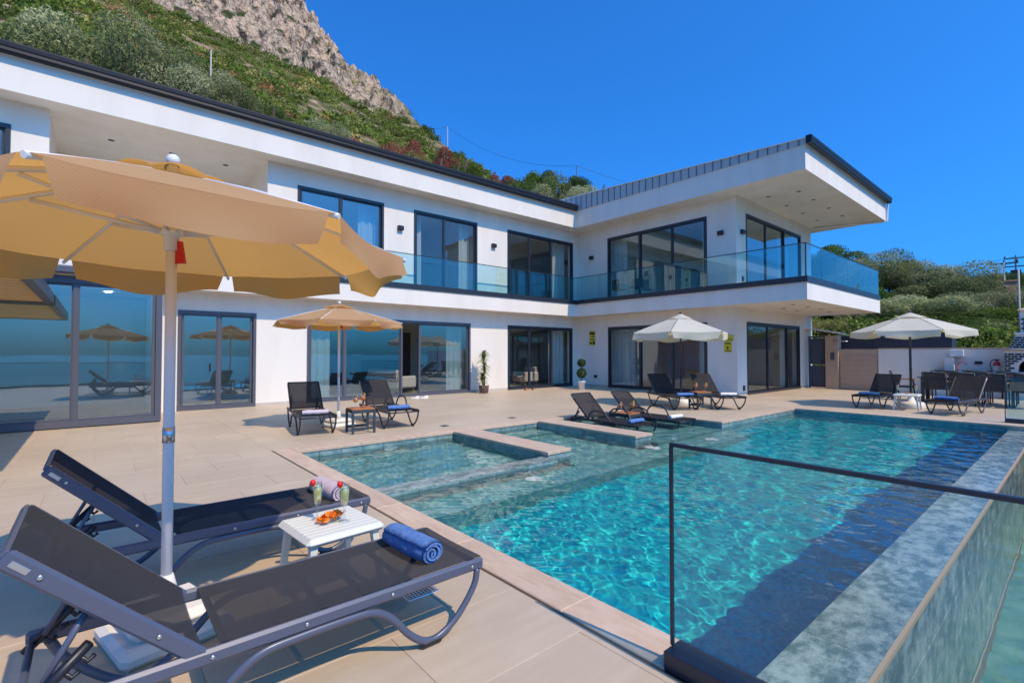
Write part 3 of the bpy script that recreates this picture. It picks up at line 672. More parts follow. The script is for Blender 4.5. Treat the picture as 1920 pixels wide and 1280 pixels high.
# glazed garden room at the end of the house
window('Y', 13.1, ('g', -5.95, 1.08, .04, 3.02, [-4.6, -3.2, -1.78, -.34]), depth=.16, fr=.11, mat='frame_grey', bot=.10)
gr = MB(); gr.box(-6, 1.12, 13.02, YL, 3.03, SZ0 - .004); gr.box(-6.0, 1.12, 12.96, YS, SZ0 - .002, SZ1 - .004); gr.box(1.0, 1.10, 13.27, YL, 0, 3.03)
vp(gr, 'garden_room_roof', 'render_white')
vp(MB().rbox(-6, .9, 12.88, 12.96, 3.05, 3.21, .03), 'blind_cassette', 'frame_grey')
# balustrade on the balcony
def panels(name, axis, fixed, a0, a1, n, z0, z1, parent, gm, th=.012):
    for i in range(n):
        A, B_ = a0 + (a1 - a0) * i / n + .008, a0 + (a1 - a0) * (i + 1) / n - .008
        q = MB()
        if axis == 'Y': q.box(A, B_, fixed - th / 2, fixed + th / 2, z0, z1)
        else: q.box(fixed - th / 2, fixed + th / 2, A, B_, z0, z1)
        q.build(name, MAT[gm], parent=parent)
ch = MB(); ch.box(1.2, XS - .06, YS - .035, YS + .085, SZ1 - .02, SZ1 + .15); ch.box(XS - .06, XS + .06, YS2 - .035, YS + .085, SZ1 - .022, SZ1 + .15); ch.box(XS + .06, XE - .05, YS2 - .035, YS2 + .085, SZ1 - .02, SZ1 + .15)
chn = vp(ch, 'balustrade_channel', 'anthracite')
panels('glass_panel', 'Y', YS + .025, 3.0, XS - .02, 12, SZ1 + .14, 4.77, chn, 'rail_glass'); panels('glass_panel', 'X', XS, YS2 + .03, YS + .02, 8, SZ1 + .14, 4.77, chn, 'rail_glass'); panels('glass_panel', 'Y', YS2 + .025, XS + .01, XE - .08, 6, SZ1 + .14, 4.77, chn, 'rail_glass')
tr = MB(); tr.box(3.0, XS, YS + .010, YS + .040, 4.772, 4.795); tr.box(XS - .015, XS + .015, YS2 + .01, YS + .04, 4.772, 4.796); tr.box(XS + .015, XE - .08, YS2 + .010, YS2 + .040, 4.772, 4.795)
tr.build('top_rail', MAT['anthracite'], parent=chn)
MB().box(XS - .02, XS + .012, YS2 + .01, YS2 + .04, SZ1 + .15, 4.772).build('corner_post', MAT['anthracite'], parent=chn)
# wall lights, sockets
def sconce(x, y, z, axis):
    w, d, h = .20, .11, .15
    q = MB().rbox(x - w / 2, x + w / 2, y - d, y, z - h / 2, z + h / 2, .008) if axis == 'Y' else MB().rbox(x - d, x, y - w / 2, y + w / 2, z - h / 2, z + h / 2, .008)
    vp(q, 'wall_light', 'plastic_black')
for x, z in ((7.81, 5.73), (11.85, 5.70)): sconce(x, YL, z, 'Y')
sconce(XR, 14.35, 5.74, 'X'); sconce(XR, 8.39, 5.75, 'X'); sconce(17.30, YE, 5.75, 'Y')
for a, z in ((14.16, .45),): vp(MB().rbox(XR - .03, XR, a - .09, a + .09, z - .06, z + .06, .006), 'wall_socket', 'plastic_black')
for a, z in ((17.36, .25), (17.36, 4.1)): vp(MB().rbox(a - .07, a + .07, YE - .03, YE, z - .09, z + .09, .006), 'wall_socket', 'plastic_black')
# pleated curtains behind the panes
def curtain(axis, fixed, a0, a1, z0, z1, label):
    n = max(10, int((a1 - a0) / .035)); a_, h = abs(a1 - a0), z1 - z0
    def fn(u, v):
        d = .035 * math.sin(u * n * .5 * 1.9) * (.6 + .4 * (1 - v)); a = a0 + (a1 - a0) * u
        return (a - a0, d, v * h) if axis == 'Y' else (d, a - a0, v * h)
    MB().grid(fn, n * 2, 4).build('curtain', MAT['sheer'], loc=(a0, fixed, z0) if axis == 'Y' else (fixed, a0, z0), label=label, cat='curtain', group='curtains inside the villa windows')
Yc, Xc = YL + .42, XR + .42
curtain('Y', Yc, 4.86, 5.62, .03, 2.95, 'pale curtain in the wide ground floor sliding door behind the tan parasol pole')
curtain('Y', Yc, 9.95, 10.65, .03, 2.95, 'pale curtain gathered beside the open sliding door near the tall potted yucca')
curtain('Y', Yc, 12.68, 12.98, .03, 2.95, 'narrow curtain edge in the ground floor door between yucca and inner corner')
curtain('Y', Yc, 15.3, 16.3, .03, 2.95, 'pale curtain in the ground floor door right beside the inner corner with topiary')
curtain('Y', Yc, 6.5, 7.1, 3.68, 6.9, 'white curtain in the upper window half hidden behind the big tan parasol')
curtain('Y', Yc, 8.42, 8.85, 3.68, 6.9, 'white curtain on the left of the middle upper bedroom window')
curtain('Y', Yc, 10.5, 10.95, 3.68, 6.9, 'white curtain on the right of the middle upper bedroom window')
curtain('Y', Yc, 15.45, 16.3, 3.68, 6.9, 'white curtain in the upper window nearest the inner corner of the villa')
curtain('X', Xc, 12.75, 13.4, 3.68, 6.9, 'pale curtain in the upper wing window on the side of the inner corner')
curtain('X', Xc, 9.0, 9.32, 3.68, 6.9, 'pale curtain in the upper wing window on the side of the balcony end')
curtain('X', Xc, 12.35, 13.4, .03, 2.95, 'pale curtain in the ground floor wing window beside the small topiary')
curtain('X', Xc, 9.0, 9.45, .03, 2.95, 'pale curtain in the ground floor wing window behind the cream parasol loungers')
curtain('Y', YE + .42, 21.5, 22.6, 3.68, 6.9, 'blue lit curtain in the upper end window facing the sun')
curtain('Y', YE + .42, 21.6, 22.4, .03, 2.95, 'pale curtain in the ground floor end window beside the dark gate')

# ------------------------------------------------------------------ glass balustrades at the terrace edge
def balustrade(x, y0, y1, n, label, gm, h=1.06):
    t = empty('glass_balustrade', (x, y1, 0), label=label, cat='balustrade', group='glass balustrades at the pool ends')
    L_ = y1 - y0
    MB().rbox(-.075, .075, -L_, 0, -.10, .085, .008).build('base_channel', MAT['anthracite'], parent=t)
    MB().rbox(-.011, .011, -L_, .0, h - .019, h, .003).build('top_rail', MAT['anthracite'], parent=t)
    MB().rbox(-.010, .010, -.014, .002, .085, h - .019, .003).build('end_post', MAT['anthracite'], parent=t)
    panels('glass_panel', 'X', 0, -L_, -.018, n, .05, h - .02, t, gm, .016)
    return t
balustrade(2.15, -3.2, 1.335, 3, 'frameless glass balustrade with black rail across the near end of the pool', 'rail_glass_near')
balustrade(14.95, -4.5, 1.18, 4, 'glass balustrade beside the dining table at the far end of the pool', 'rail_glass', .98)
t = empty('glass_fence', (-6, -3.1, 0), label='long glass fence along the sea side edge of the terrace', cat='balustrade')
MB().rbox(0, 8.05, -.06, .06, -.1, .085, .008).build('base_channel', MAT['anthracite'], parent=t)
MB().rbox(0, 8.05, -.014, .014, 1.035, 1.06, .004).build('top_rail', MAT['anthracite'], parent=t)
panels('glass_panel', 'Y', 0, 0, 8.05, 6, .05, 1.04, t, 'rail_glass')

# ------------------------------------------------------------------ parasols
def uvq(mb, nu, nv, size):
    """metric uv on a grid so that the weave keeps its thread size"""
    V = [Vector(p) for p in mb.v]; mid = (nu + 1)
    uv = []
    for j in range(nv + 1):
        row = V[j * mid:(j + 1) * mid]; L_ = [0]
        for a, b in zip(row, row[1:]): L_.append(L_[-1] + (b - a).length)
        h = (V[j * mid + nu // 2] - V[nu // 2]).length
        uv += [(l - L_[-1] / 2, h) for l in L_]
    mb.uv = uv; return mb
def parasol(loc, r, zr, zt, n, rot, cm, polem, pr, val, label, group, cap_r=.30, base='square', dark=False, seed=1, clip=False, lift=0.0):
    rg = random.Random(seed)
    t = empty('parasol', (loc[0], loc[1], loc[2] if len(loc) > 2 else 0), label=label, cat='parasol', group=group)
    an = [rot + 2 * math.pi * i / n for i in range(n)]
    MB().tube([(0, 0, .04), (0, 0, zt - .02)], pr, 14).build('pole', MAT[polem], parent=t)
    MB().tube([(0, 0, 1.02), (0, 0, 1.10)], pr * 1.12, 14).build('pole_collar', MAT['silver' if not dark else polem], parent=t)
    fin = 'pole_white' if not dark else polem
    MB().lathe([(pr, -.02), (pr * 1.2, .0), (pr * 1.0, .03), (pr * .7, .04)] + [(.034 * math.sin(a), .068 - .034 * math.cos(a)) for a in np.linspace(.6, math.pi, 9)], 14, (0, 0, zt + .005)).build('finial', MAT[fin], parent=t)
    zh = zr + .05
    rh = MB().lathe([(pr, -.10), (pr * 1.35, -.10), (pr * 1.35, -.02), (pr * 2.2, -.015), (pr * 2.2, .015), (pr, .015)], 16, (0, 0, zh)).build('runner', MAT[polem], parent=t)
    if clip: MB().add([(pr, -.008, -.03), (pr + .03, -.008, -.03), (pr + .05, -.008, -.15), (pr - .004, -.008, -.15), (pr, .008, -.03), (pr + .03, .008, -.03), (pr + .05, .008, -.15), (pr - .004, .008, -.15)], [(0, 1, 2, 3), (4, 7, 6, 5), (0, 4, 5, 1), (1, 5, 6, 2), (2, 6, 7, 3), (3, 7, 4, 0)]).xform(Matrix.Translation((0, 0, zh - .02))).build('release_clip', MAT['red_clip'], parent=t, rz=rad(-40))
    def rimz(a): return zr + lift * math.sin(a - rad(-90) + math.pi)
    for i in range(n):
        a = an[i]; e = Vector((math.cos(a), math.sin(a), 0))
        rib = MB().tube([e * .05 + Vector((0, 0, zt - .012)), e * (r * .55) + Vector((0, 0, zt - .015 - (zt - zr) * .50)), e * (r + .01) + Vector((0, 0, rimz(a) - .015))], .009, 6, ry=.013).build('rib', MAT[polem], parent=t)
        MB().tube([e * (pr * 1.9) + Vector((0, 0, zh)), e * (r * .50) + Vector((0, 0, zt - .03 - (zt - zr) * .46))], .008, 6, ry=.011).build('strut', MAT[polem], parent=t)
        b = an[(i + 1) % n]
        if i == n - 1: b += 2 * math.pi
        sag = rg.uniform(.02, .035); ph = rg.uniform(0, 6)
        def pan(u, v, a=a, b=b, sag=sag, ph=ph):
            q = .10 + (1.0 - .10) * v; w = a + (b - a) * u
            A = Vector((math.cos(a), math.sin(a), 0)); B = Vector((math.cos(b), math.sin(b), 0)); d = A.lerp(B, u) * (r * q)
            z = zt - (zt - (rimz(a) * (1 - u) + rimz(b) * u)) * (.12 * q + .88 * q ** 1.12)
            sg = 4 * u * (1 - u)
            k = 1 - .035 * sg * v * v
            return (d.x * k, d.y * k, z - sag * sg * v * .6 + .004 * math.sin(9 * u + ph) * v)
        uvq(MB().grid(pan, 10, 9), 10, 9, r).build('canopy_panel', MAT[cm], parent=t)
        ph1, ph2, fl = rg.uniform(0, 6), rg.uniform(0, 6), rg.uniform(-.02, .045)
        def flap(u, v, a=a, b=b, ph1=ph1, ph2=ph2, fl=fl):
            uu = .035 + .93 * u
            p = Vector(pan(uu, 1.0)); o = Vector((p.x, p.y, 0)).normalized(); T = Vector((-o.y, o.x, 0))
            dep = val * (.88 + .12 * math.cos(2 * math.pi * (u - .5)) + .07 * math.sin(5 * u + ph2)) 
            x = fl * v + .03 * v * v * math.sin(7 * u + ph1) + .02 * v * math.sin(3.3 * u + ph2)
            edge = min(u, 1 - u); cut = .55 * max(0, .16 - edge) / .16 * (1 - v) * 0
            shr = (u - .5) * -.10 * v * val * 3
            return tuple(p + o * x + T * shr + Vector((0, 0, -dep * v + .002)))
        uvq(MB().grid(flap, 18, 5), 18, 5, r).build('valance', MAT[cm], parent=t)
    for i in range(n):
        a, b = an[i], an[i] + 2 * math.pi / n
        ph = rg.uniform(0, 6)
        def cp(u, v, a=a, b=b, ph=ph):
            A = Vector((math.cos(a), math.sin(a), 0)); B = Vector((math.cos(b), math.sin(b), 0)); d = A.lerp(B, u) * (cap_r * (.06 + .94 * v))
            return (d.x, d.y, zt + .05 - (zt - zr) * .30 * v * (cap_r / .30) ** .5 + .028 * v * 4 * u * (1 - u) * (1 + .3 * math.sin(ph)))
        MB().grid(cp, 6, 3).build('vent_flap', MAT[cm], parent=t)
    if base == 'square':
        q = MB(); q.rbox(-.25, .25, -.25, .25, .0, .09, .03); q.rbox(-.20, .20, -.20, .20, .09, .17, .04); q.lathe([(pr * 2.2, .16), (pr * 1.8, .26), (pr * 1.2, .32), (pr * 1.02, .32)], 14)
        q.build('base', MAT['plastic_cream'], parent=t, rz=rad(12))
        MB().tube([(pr, 0, .28), (pr + .045, 0, .28)], .012, 8).build('clamp_screw', MAT['silver'], parent=t, rz=rad(190))
    else:
        MB().lathe([(.30, 0), (.31, .03), (.30, .12), (.27, .17), (.10, .18), (.06, .30), (pr * 1.1, .31)], 22).build('base', MAT['plastic_cream'], parent=t)
        MB().tube([(pr, 0, .27), (pr + .05, 0, .27)], .012, 8).build('clamp_screw', MAT['silver'], parent=t, rz=2.0)
    return t
TAN, CRM = 'tan canvas parasols', 'cream canvas parasols'
parasol((.30, 3.20), 1.235, 2.10, 2.47, 8, rad(22.5), 'canvas_tan', 'pole_white', .026, .165, 'big tan canvas parasol on a white pole between the two blue-framed loungers', TAN, clip=True, seed=4, lift=.02)
parasol((3.75, 9.85), 1.25, 2.11, 2.44, 8, rad(10), 'canvas_tan', 'pole_white', .024, .12, 'tan canvas parasol standing between two loungers before the wide sliding door', TAN, clip=True, seed=9)
parasol((12.65, 7.49), 1.36, 2.05, 2.55, 6, rad(20), 'canvas_cream', 'dark_pole', .024, .22, 'cream parasol with dark pole in front of the villa wing window', CRM, cap_r=.36, base='round', dark=True, seed=2)
parasol((16.78, 3.11), 1.36, 2.07, 2.53, 6, rad(38), 'canvas_cream', 'dark_pole', .03, .17, 'cream parasol with dark pole over the white table by the dining set', CRM, cap_r=.42, base='round', dark=True, seed=3)

# ------------------------------------------------------------------ sun loungers
def lounger(name, frame, sling, arms, wheels=False):
    """foot end at local x = 0, head towards -x, origin on the floor; thing > rails, leg frames, slings, rack and strut"""
    t = empty(name, (0, 0, 0))
    hw = .305
    for s in (-1, 1):
        y = s * hw
        rail = MB().rbox(-1.86, .0, y - .016, y + .016, .305, .365, .012, smooth=False).build('side_rail', MAT[frame], parent=t)
        for x in (-.08, -.55, -.95, -1.30): MB().lathe([(.009, 0), (.009, .004), (.005, .006)], 8).xform(Matrix.Translation((x, y + s * .016, .335)) @ Matrix.Rotation(rad(-90 * s), 4, 'X')).build('bolt', MAT['silver'], parent=rail)
        pts = [(-.035, y, .31), (-.06, y, .22), (-.16, y, .10), (-.27, y, .035), (-.36, y, .035), (-.45, y, .10), (-.55, y, .215), (-.64, y, .272), (-.76, y, .285), (-.98, y, .285), (-1.12, y, .275), (-1.22, y, .22), (-1.34, y, .10), (-1.44, y, .035), (-1.53, y, .035), (-1.63, y, .10), (-1.74, y, .22), (-1.79, y, .31)]
        lg = MB().tube(bez(pts, 5), .019, 8, ry=.015, up=(0, 1, 0)).build('leg_frame', MAT[frame], parent=t)
        for x in (-.315, -1.485): MB().rbox(x - .075, x + .055, y - .018, y + .018, .0, .045, .015).build('foot_pad', MAT['plastic_black'], parent=lg)
        # back rail from the hinge up to the head
        a = rad(44); M = Matrix.Translation((-1.33, 0, .355)) @ Matrix.Rotation(a, 4, 'Y') @ Matrix.Rotation(math.pi, 4, 'Z')
        br = MB().rbox(-.03, .74, -s * (hw - .004) - .014, -s * (hw - .004) + .014, -.045, .018, .01).xform(M).build('back_rail', MAT[frame], parent=t)
        for x in (.18, .62): MB().lathe([(.009, 0), (.009, .004), (.005, .006)], 8).xform(M @ Matrix.Translation((x, -s * (hw + .010), -.012)) @ Matrix.Rotation(rad(90 * s), 4, 'X')).build('bolt', MAT['silver'], parent=br)
        MB().rbox(.655, .715, -s * (hw + .0105) - .002, -s * (hw + .0105) + .002, -.024, -.004, .001).xform(M).build('name_plate', MAT['silver'], parent=br)
        # notched rack and strut that hold the back up
        rk = MB().tube([(-1.86, y * .86, .30), (-1.66, y * .86, .50)], .017, 8)
        for q in (.25, .45, .65, .85): rk.tube([(-1.86 + .2 * q, y * .86, .30 + .2 * q), (-1.835 + .2 * q, y * .86, .268 + .2 * q), (-1.815 + .2 * q, y * .86, .285 + .2 * q)], .009, 6)
        rk.build('notch_rack', MAT['plastic_black'], parent=t)
        MB().tube([(-1.66, y * .80, .62), (-1.80, y * .80, .36)], .011, 8).build('back_strut', MAT[frame], parent=t)
        if arms:
            A = bez([(-1.30, y + s * .03, .36), (-1.27, y + s * .05, .47), (-1.17, y + s * .055, .54), (-1.0, y + s * .055, .56), (-.86, y + s * .055, .53), (-.76, y + s * .045, .44), (-.70, y + s * .02, .34)], 5)
            MB().tube(A, .019, 8, ry=.015, up=(0, 1, 0)).build('armrest', MAT[frame], parent=t)
    for x in (-.02, -.42, -.84, -1.24, -1.84): MB().tube([(x, -hw, .325), (x, hw, .325)], .014, 8).build('crossbar', MAT[frame], parent=t)
    def seat(u, v):
        x = -1.27 + 1.27 * u; w = (2 * v - 1)
        return (x, w * (hw - .012), .366 - .020 * (1 - w * w) * min(1, 6 * u * (1 - u) + .25))
    def thick(fn, nu, nv):
        q = MB().grid(fn, nu, nv); k = len(q.v)
        q.grid(lambda u, v: tuple(Vector(fn(u, v)) - Vector((0, 0, .004))), nu, nv)
        q.f[-nu * nv:] = [f[::-1] for f in q.f[-nu * nv:]]; return q
    thick(seat, 22, 8).build('seat_sling', MAT[sling], parent=t)
    def back(u, v):
        w = 2 * v - 1; return (.02 + .72 * u, w * (hw - .012), .018 - .022 * (1 - w * w) * (.3 + 2.8 * u * (1 - u)))
    thick(back, 14, 8).xform(M).build('back_sling', MAT[sling], parent=t)
    MB().rbox(.735, .752, -hw, hw, -.02, .012, .006).xform(M).build('head_bar', MAT[frame], parent=t)
    if wheels:
        for s in (-1, 1): MB().tube([(-1.80, s * (hw + .02), .31), (-1.80, s * (hw + .05), .31)], .055, 14).build('wheel', MAT['plastic_black'], parent=t)
    return t
LG = 'sling sun loungers around the pool'
def put(o, x, y, d, z, label, first=False):
    c = o if first else copy_tree(o)
    c.location = (x, y, z); c.rotation_euler = (0, 0, math.atan2(d[1], d[0])); c['label'] = label; c['category'] = 'sun lounger'; c['group'] = LG; return c
A_ = lounger('sun_lounger', 'lounger_frame', 'sling', False)
put(A_, 1.655, 2.51, (1, 0), 0, 'blue-grey framed black sling lounger carrying the big rolled blue towel', True)
put(A_, 1.665, 4.00, (1, 0), 0, 'blue-grey framed black sling lounger carrying the rolled lilac towel beside the white table')
B_ = lounger('sun_lounger', 'lounger_brown', 'sling_far', False)
C_ = lounger('sun_lounger', 'lounger_brown', 'sling_far', True)
put(B_, 3.06, 8.98, (-.16, -.98), 0, 'dark sling lounger with lilac towel left of the tan parasol pole', True)
put(C_, 4.63, 8.72, (-.10, -.99), 0, 'dark sling lounger with armrests and blue towel beside the teak table', True)
P_ = lounger('sun_lounger', 'lounger_brown', 'sling_far', True, True)
pl = [put(P_, 8.52, 5.78, (-.03, -1), -.31, 'dark lounger with armrests standing in the shallow water with a blue towel', True), put(P_, 9.78, 5.62, (-.02, -1), -.31, 'dark lounger with armrests standing in the shallow water with a white towel')]
for q in pl:
    for ch in q.children: ch.cycles.is_caustics_receiver = True
put(B_, 11.66, 6.62, (-.50, -.87), 0, 'dark sling lounger with blue towel by the cream parasol near the wing')
put(B_, 12.60, 5.92, (-.55, -.83), 0, 'dark sling lounger with white towel by the cream parasol near the wing')
put(B_, 15.62, 3.86, (-1, .06), 0, 'dark sling lounger with grey-blue towel at the far pool end')
put(B_, 15.36, 2.28, (-.98, .17), 0, 'dark sling lounger with flat blue towel at the far pool end')

# ------------------------------------------------------------------ rolled towels
def towel(x, y, z, d, L_, R_, mat, label, turns=3.2, seed=1, flat=.85):
    rg = random.Random(seed); k = 54; th = R_ / (turns + .35)
    cl = []
    for i in range(k + 1):
        q = i / k; a = q * turns * 2 * math.pi; r = .10 * R_ + (R_ * .80) * q; cl.append((r * math.cos(a + 1.2), r * math.sin(a + 1.2), a))
    def ring(j, m):
        s = j / m; out = []; ph = seed * 1.7
        pin = 1 - .16 * (abs(2 * s - 1) ** 6)
        for sgn in (1, -1):
            rng = range(k + 1) if sgn > 0 else range(k, -1, -1)
            for i in rng:
                cx, cz, a = cl[i]; rr = math.hypot(cx, cz) or 1e-6; off = sgn * th * .40 + (.0025 * math.sin(7 * s + a * 1.3 + ph) + .002 * math.sin(19 * s + a * 2.1))
                wob = 1 + .03 * math.sin(4 * s + ph + a * .3)
                px, pz = cx * (1 + off / rr) * pin * wob, cz * (1 + off / rr) * pin * flat * wob
                out.append((px, (s - .5) * L_ + .008 * math.sin(a * .7 + ph) * (1 if j in (0, m) else .3), max(pz, -R_ * flat * .80)))
        return out
    m = 16; V = []; F = []; c = 2 * (k + 1)
    for j in range(m + 1): V += ring(j, m)
    for j in range(m):
        for i in range(c): F.append((j * c + i, j * c + (i + 1) % c, (j + 1) * c + (i + 1) % c, (j + 1) * c + i))
    for j, rev in ((0, False), (m, True)):
        for i in range(k):
            f = (j * c + i, j * c + i + 1, j * c + c - 2 - i, j * c + c - 1 - i); F.append(f[::-1] if rev else f)
    q = MB().add(V, F, True)
    return q.build('rolled_towel', MAT[mat], loc=(x, y, z + R_ * flat * .80), rz=math.atan2(d[1], d[0]), label=label, cat='towel', group='rolled towels on the loungers')
sz = .352
towel(1.385, 2.53, sz, (1, .10), .42, .088, 'towel_blue', 'big rolled blue towel on the lounger beside the pool coping', seed=2)
towel(1.44, 3.98, sz, (1, .12), .40, .088, 'towel_lilac', 'rolled lilac towel behind the two tall drinks', seed=3, turns=2.6)
def tl(x, y, d, back): n_ = math.hypot(*d); return x - d[0] / n_ * back, y - d[1] / n_ * back
for (x, y, d, zz, m, lb) in ((3.06, 8.98, (-.16, -.98), sz, 'towel_lilac', 'rolled lilac towel on the lounger left of the tan parasol pole'), (4.63, 8.72, (-.10, -.99), sz, 'towel_blue', 'rolled blue towel on the lounger with armrests beside the teak table'),
        (8.52, 5.78, (-.03, -1), sz - .31, 'towel_blue', 'rolled blue towel on the lounger standing in the water'), (9.78, 5.62, (-.02, -1), sz - .31, 'towel_white', 'rolled white towel on the lounger standing in the water'),
        (11.66, 6.62, (-.50, -.87), sz, 'towel_blue', 'rolled blue towel on the lounger by the cream parasol near the wing'), (12.60, 5.92, (-.55, -.83), sz, 'towel_white', 'rolled white towel on the lounger by the cream parasol near the wing'),
        (15.62, 3.86, (-1, .06), sz, 'towel_grey', 'rolled grey-blue towel on a lounger at the far pool end'), (15.36, 2.28, (-.98, .17), sz, 'towel_blue', 'flat rolled blue towel on a lounger at the far pool end')):
    bx, by = tl(x, y, d, .30)
    towel(bx, by, zz, d, .46, .062, m, lb, seed=int(bx * 10), turns=2.4)
    bpy.data.objects[-1] if False else None
for o in list(COL.objects):
    if o.name.startswith('rolled_towel') and o.location.y > 2.0 and o.location.x > 2: o.rotation_euler.z += rad(90) * 0

# ------------------------------------------------------------------ tables
def plastic_table(x, y, rz, label, w=.25, h=.42):
    t = empty('side_table', (x, y, 0), rz, label=label, cat='side table', group='white plastic side tables')
    q = MB().rbox(-w, w, -w, w, h - .055, h - .006, .022)
    top = q.build('table_top', MAT['plastic_white'], parent=t)
    for i in range(9): MB().rbox(-w + .025, w - .025, -w + .022 + i * .0512, -w + .022 + i * .0512 + .048, h - .01, h - .0005, .003).build('slat', MAT['plastic_white'], parent=top)
    for sx in (-1, 1):
        for sy in (-1, 1):
            q = MB(); a, b = w - .055, w - .02
            q.tube([(sx * a, sy * a, h - .055), (sx * b, sy * b, 0)], [.030, .020], 4, smooth=False); q.build('leg', MAT['plastic_white'], parent=t)
    return t
plastic_table(1.165, 3.17, rad(4), 'white slatted plastic side table holding two tall drinks and crisps')
plastic_table(16.2, 3.08, rad(3), 'white plastic side table under the far cream parasol', .27, .42)
def teak_table(x, y, rz, z, label):
    t = empty('side_table', (x, y, z), rz, label=label, cat='side table', group='teak topped side tables')
    w, h = .20, .46
    for i in range(4): MB().rbox(-w - .01, w + .01, -w + i * .10 + .001, -w + i * .10 + .098, h - .025, h, .004).build('top_board', MAT['teak'], parent=t)
    for sx in (-1, 1):
        for sy in (-1, 1): MB().rbox(sx * w - .02, sx * w + .02, sy * w - .02, sy * w + .02, 0, h - .025, .004).build('leg', MAT['slate_paint'], parent=t)
    for s in (-1, 1):
        MB().rbox(-w + .02, w - .02, s * w - .012, s * w + .012, h - .085, h - .03, .004).build('apron', MAT['slate_paint'], parent=t); MB().rbox(s * w - .012, s * w + .012, -w + .02, w - .02, h - .085, h - .03, .004).build('apron', MAT['slate_paint'], parent=t)
        MB().rbox(-w + .02, w - .02, s * w - .012, s * w + .012, .07, .12, .004).build('stretcher', MAT['slate_paint'], parent=t)
    return t
teak_table(3.82, 8.93, rad(-6), 0, 'teak topped dark side table in front of the tan parasol base')
for ch in teak_table(9.14, 6.75, 0, -.31, 'teak topped side table standing in the shallow water').children: ch.cycles.is_caustics_receiver = True
teak_table(12.30, 6.72, rad(-30), 0, 'teak topped dark side table between the loungers near the wing')

# ------------------------------------------------------------------ drinks and snacks
def flute(x, y, z, label, fill='juice_lime'):
    t = empty('champagne_flute', (x, y, z), label=label, cat='glass', group='tall lime drinks'); t.scale = (1.15,) * 3
    out = [(.030, .0), (.031, .003), (.012, .008), (.005, .02), (.005, .045), (.010, .055), (.005, .065), (.006, .075), (.016, .09), (.023, .12), (.026, .16), (.0255, .205)]
    MB().lathe(out + [(.0245, .205), (.0248, .16), (.0218, .12), (.015, .094), (.001, .085)], 20, cap=False).build('glass_body', MAT['drink_glass'], parent=t)
    MB().lathe([(.001, .086), (.0145, .095), (.0215, .121), (.0243, .16), (.0242, .188), (.001, .188)], 18).build('drink', MAT[fill], parent=t)
    q = MB().ball((-.026, .0, .208), .016, 9, 6, (1, 1, 1.15)); q.lathe([(.0, .012), (.008, .004), (.012, .009)], 6, (-.026, 0, .208)); q.build('strawberry', MAT['strawberry'], parent=t)
    return t
def goblet(x, y, z, label, s=1.0, fill='juice_orange', group='orange drinks'):
    t = empty('cocktail_glass', (x, y, z), label=label, cat='glass', group=group)
    P = lambda l: [(r * s, h * s) for r, h in l]
    MB().lathe(P([(.035, 0), (.034, .004), (.006, .01), (.005, .09), (.03, .11), (.046, .14), (.048, .17), (.042, .20), (.040, .20), (.046, .17), (.001, .105)]), 16, cap=False).build('glass_body', MAT['drink_glass'], parent=t)
    MB().lathe(P([(.001, .108), (.028, .112), (.044, .141), (.0455, .17), (.043, .185), (.001, .185)]), 14).build('drink', MAT[fill], parent=t)
    if fill == 'juice_orange':
        q = MB().lathe([(.03 * s, -.003), (.03 * s, .003)], 12); q.xform(Matrix.Translation((.03 * s, 0, .205 * s)) @ Matrix.Rotation(rad(80), 4, 'Y')); q.build('fruit_slice', MAT['fruit_yellow'], parent=t)
    return t
flute(1.105, 3.255, .42, 'tall lime drink with strawberry standing next to the lilac towel')
flute(1.225, 3.105, .42, 'tall lime drink with strawberry standing right of the crisps bowl')
def crisps(x, y, z, rz, label, s=1.0, nc=34):
    t = empty('snack_bowl', (x, y, z), rz, label=label, cat='bowl', group='bowls of crisps')
    q = MB().grid(lambda u, v: (math.cos(u * 2 * math.pi) * (.045 + .05 * v) * s * 1.25, math.sin(u * 2 * math.pi) * (.022 + .03 * v) * s, .004 + .036 * v * s), 22, 4); q.lathe([(.0, .004), (.052 * s, .004)], 20, cap=False); q.build('dish', MAT['drink_glass'], parent=t)
    rg = random.Random(int(x * 100))
    for i in range(nc):
        a = rg.uniform(0, 6.28); r = rg.random() ** .5; h = .016 + .05 * (1 - r) * rg.random() + .012
        cx, cyv = math.cos(a) * .092 * r * s, math.sin(a) * .040 * r * s
        cr = MB().grid(lambda u, v: ((u - .5) * .042 * s, (v - .5) * .034 * s, .012 * s * ((2 * u - 1) ** 2 - (2 * v - 1) ** 2 * .6)), 3, 3)
        cr.xform(Matrix.Translation((cx, cyv, h * s)) @ Matrix.Rotation(rg.uniform(0, 6), 4, 'Z') @ Matrix.Rotation(rg.uniform(-1.1, 1.1), 4, 'X'))
        cr.build('crisp', MAT['crisps'], parent=t)
crisps(1.165, 3.165, .42, rad(28), 'glass dish heaped with orange crisps between the two tall drinks')
goblet(3.72, 8.93, .46, 'orange drink in a stemmed glass on the teak table by the tan parasol'); goblet(3.90, 9.02, .46, 'taller orange drink in a stemmed glass on the teak table by the tan parasol', 1.15)
goblet(9.02, 6.85, .15, 'orange drink in a stemmed glass on the table in the water'); goblet(9.22, 6.66, .15, 'orange drink with lemon slice on the table in the water', 1.12)
goblet(12.18, 6.78, .46, 'orange drink on the teak table near the wing, beside the blue towel lounger'); goblet(12.44, 6.64, .46, 'orange drink on the teak table near the wing, beside the white towel lounger')
crisps(3.84, 8.85, .46, 0, 'small bowl of orange snacks on the teak table by the tan parasol', .7, 10); crisps(9.10, 6.62, .15, 0, 'small bowl of orange snacks on the table in the water', .7, 10); crisps(12.30, 6.62, .46, 0, 'small bowl of orange snacks on the teak table near the wing', .7, 10)
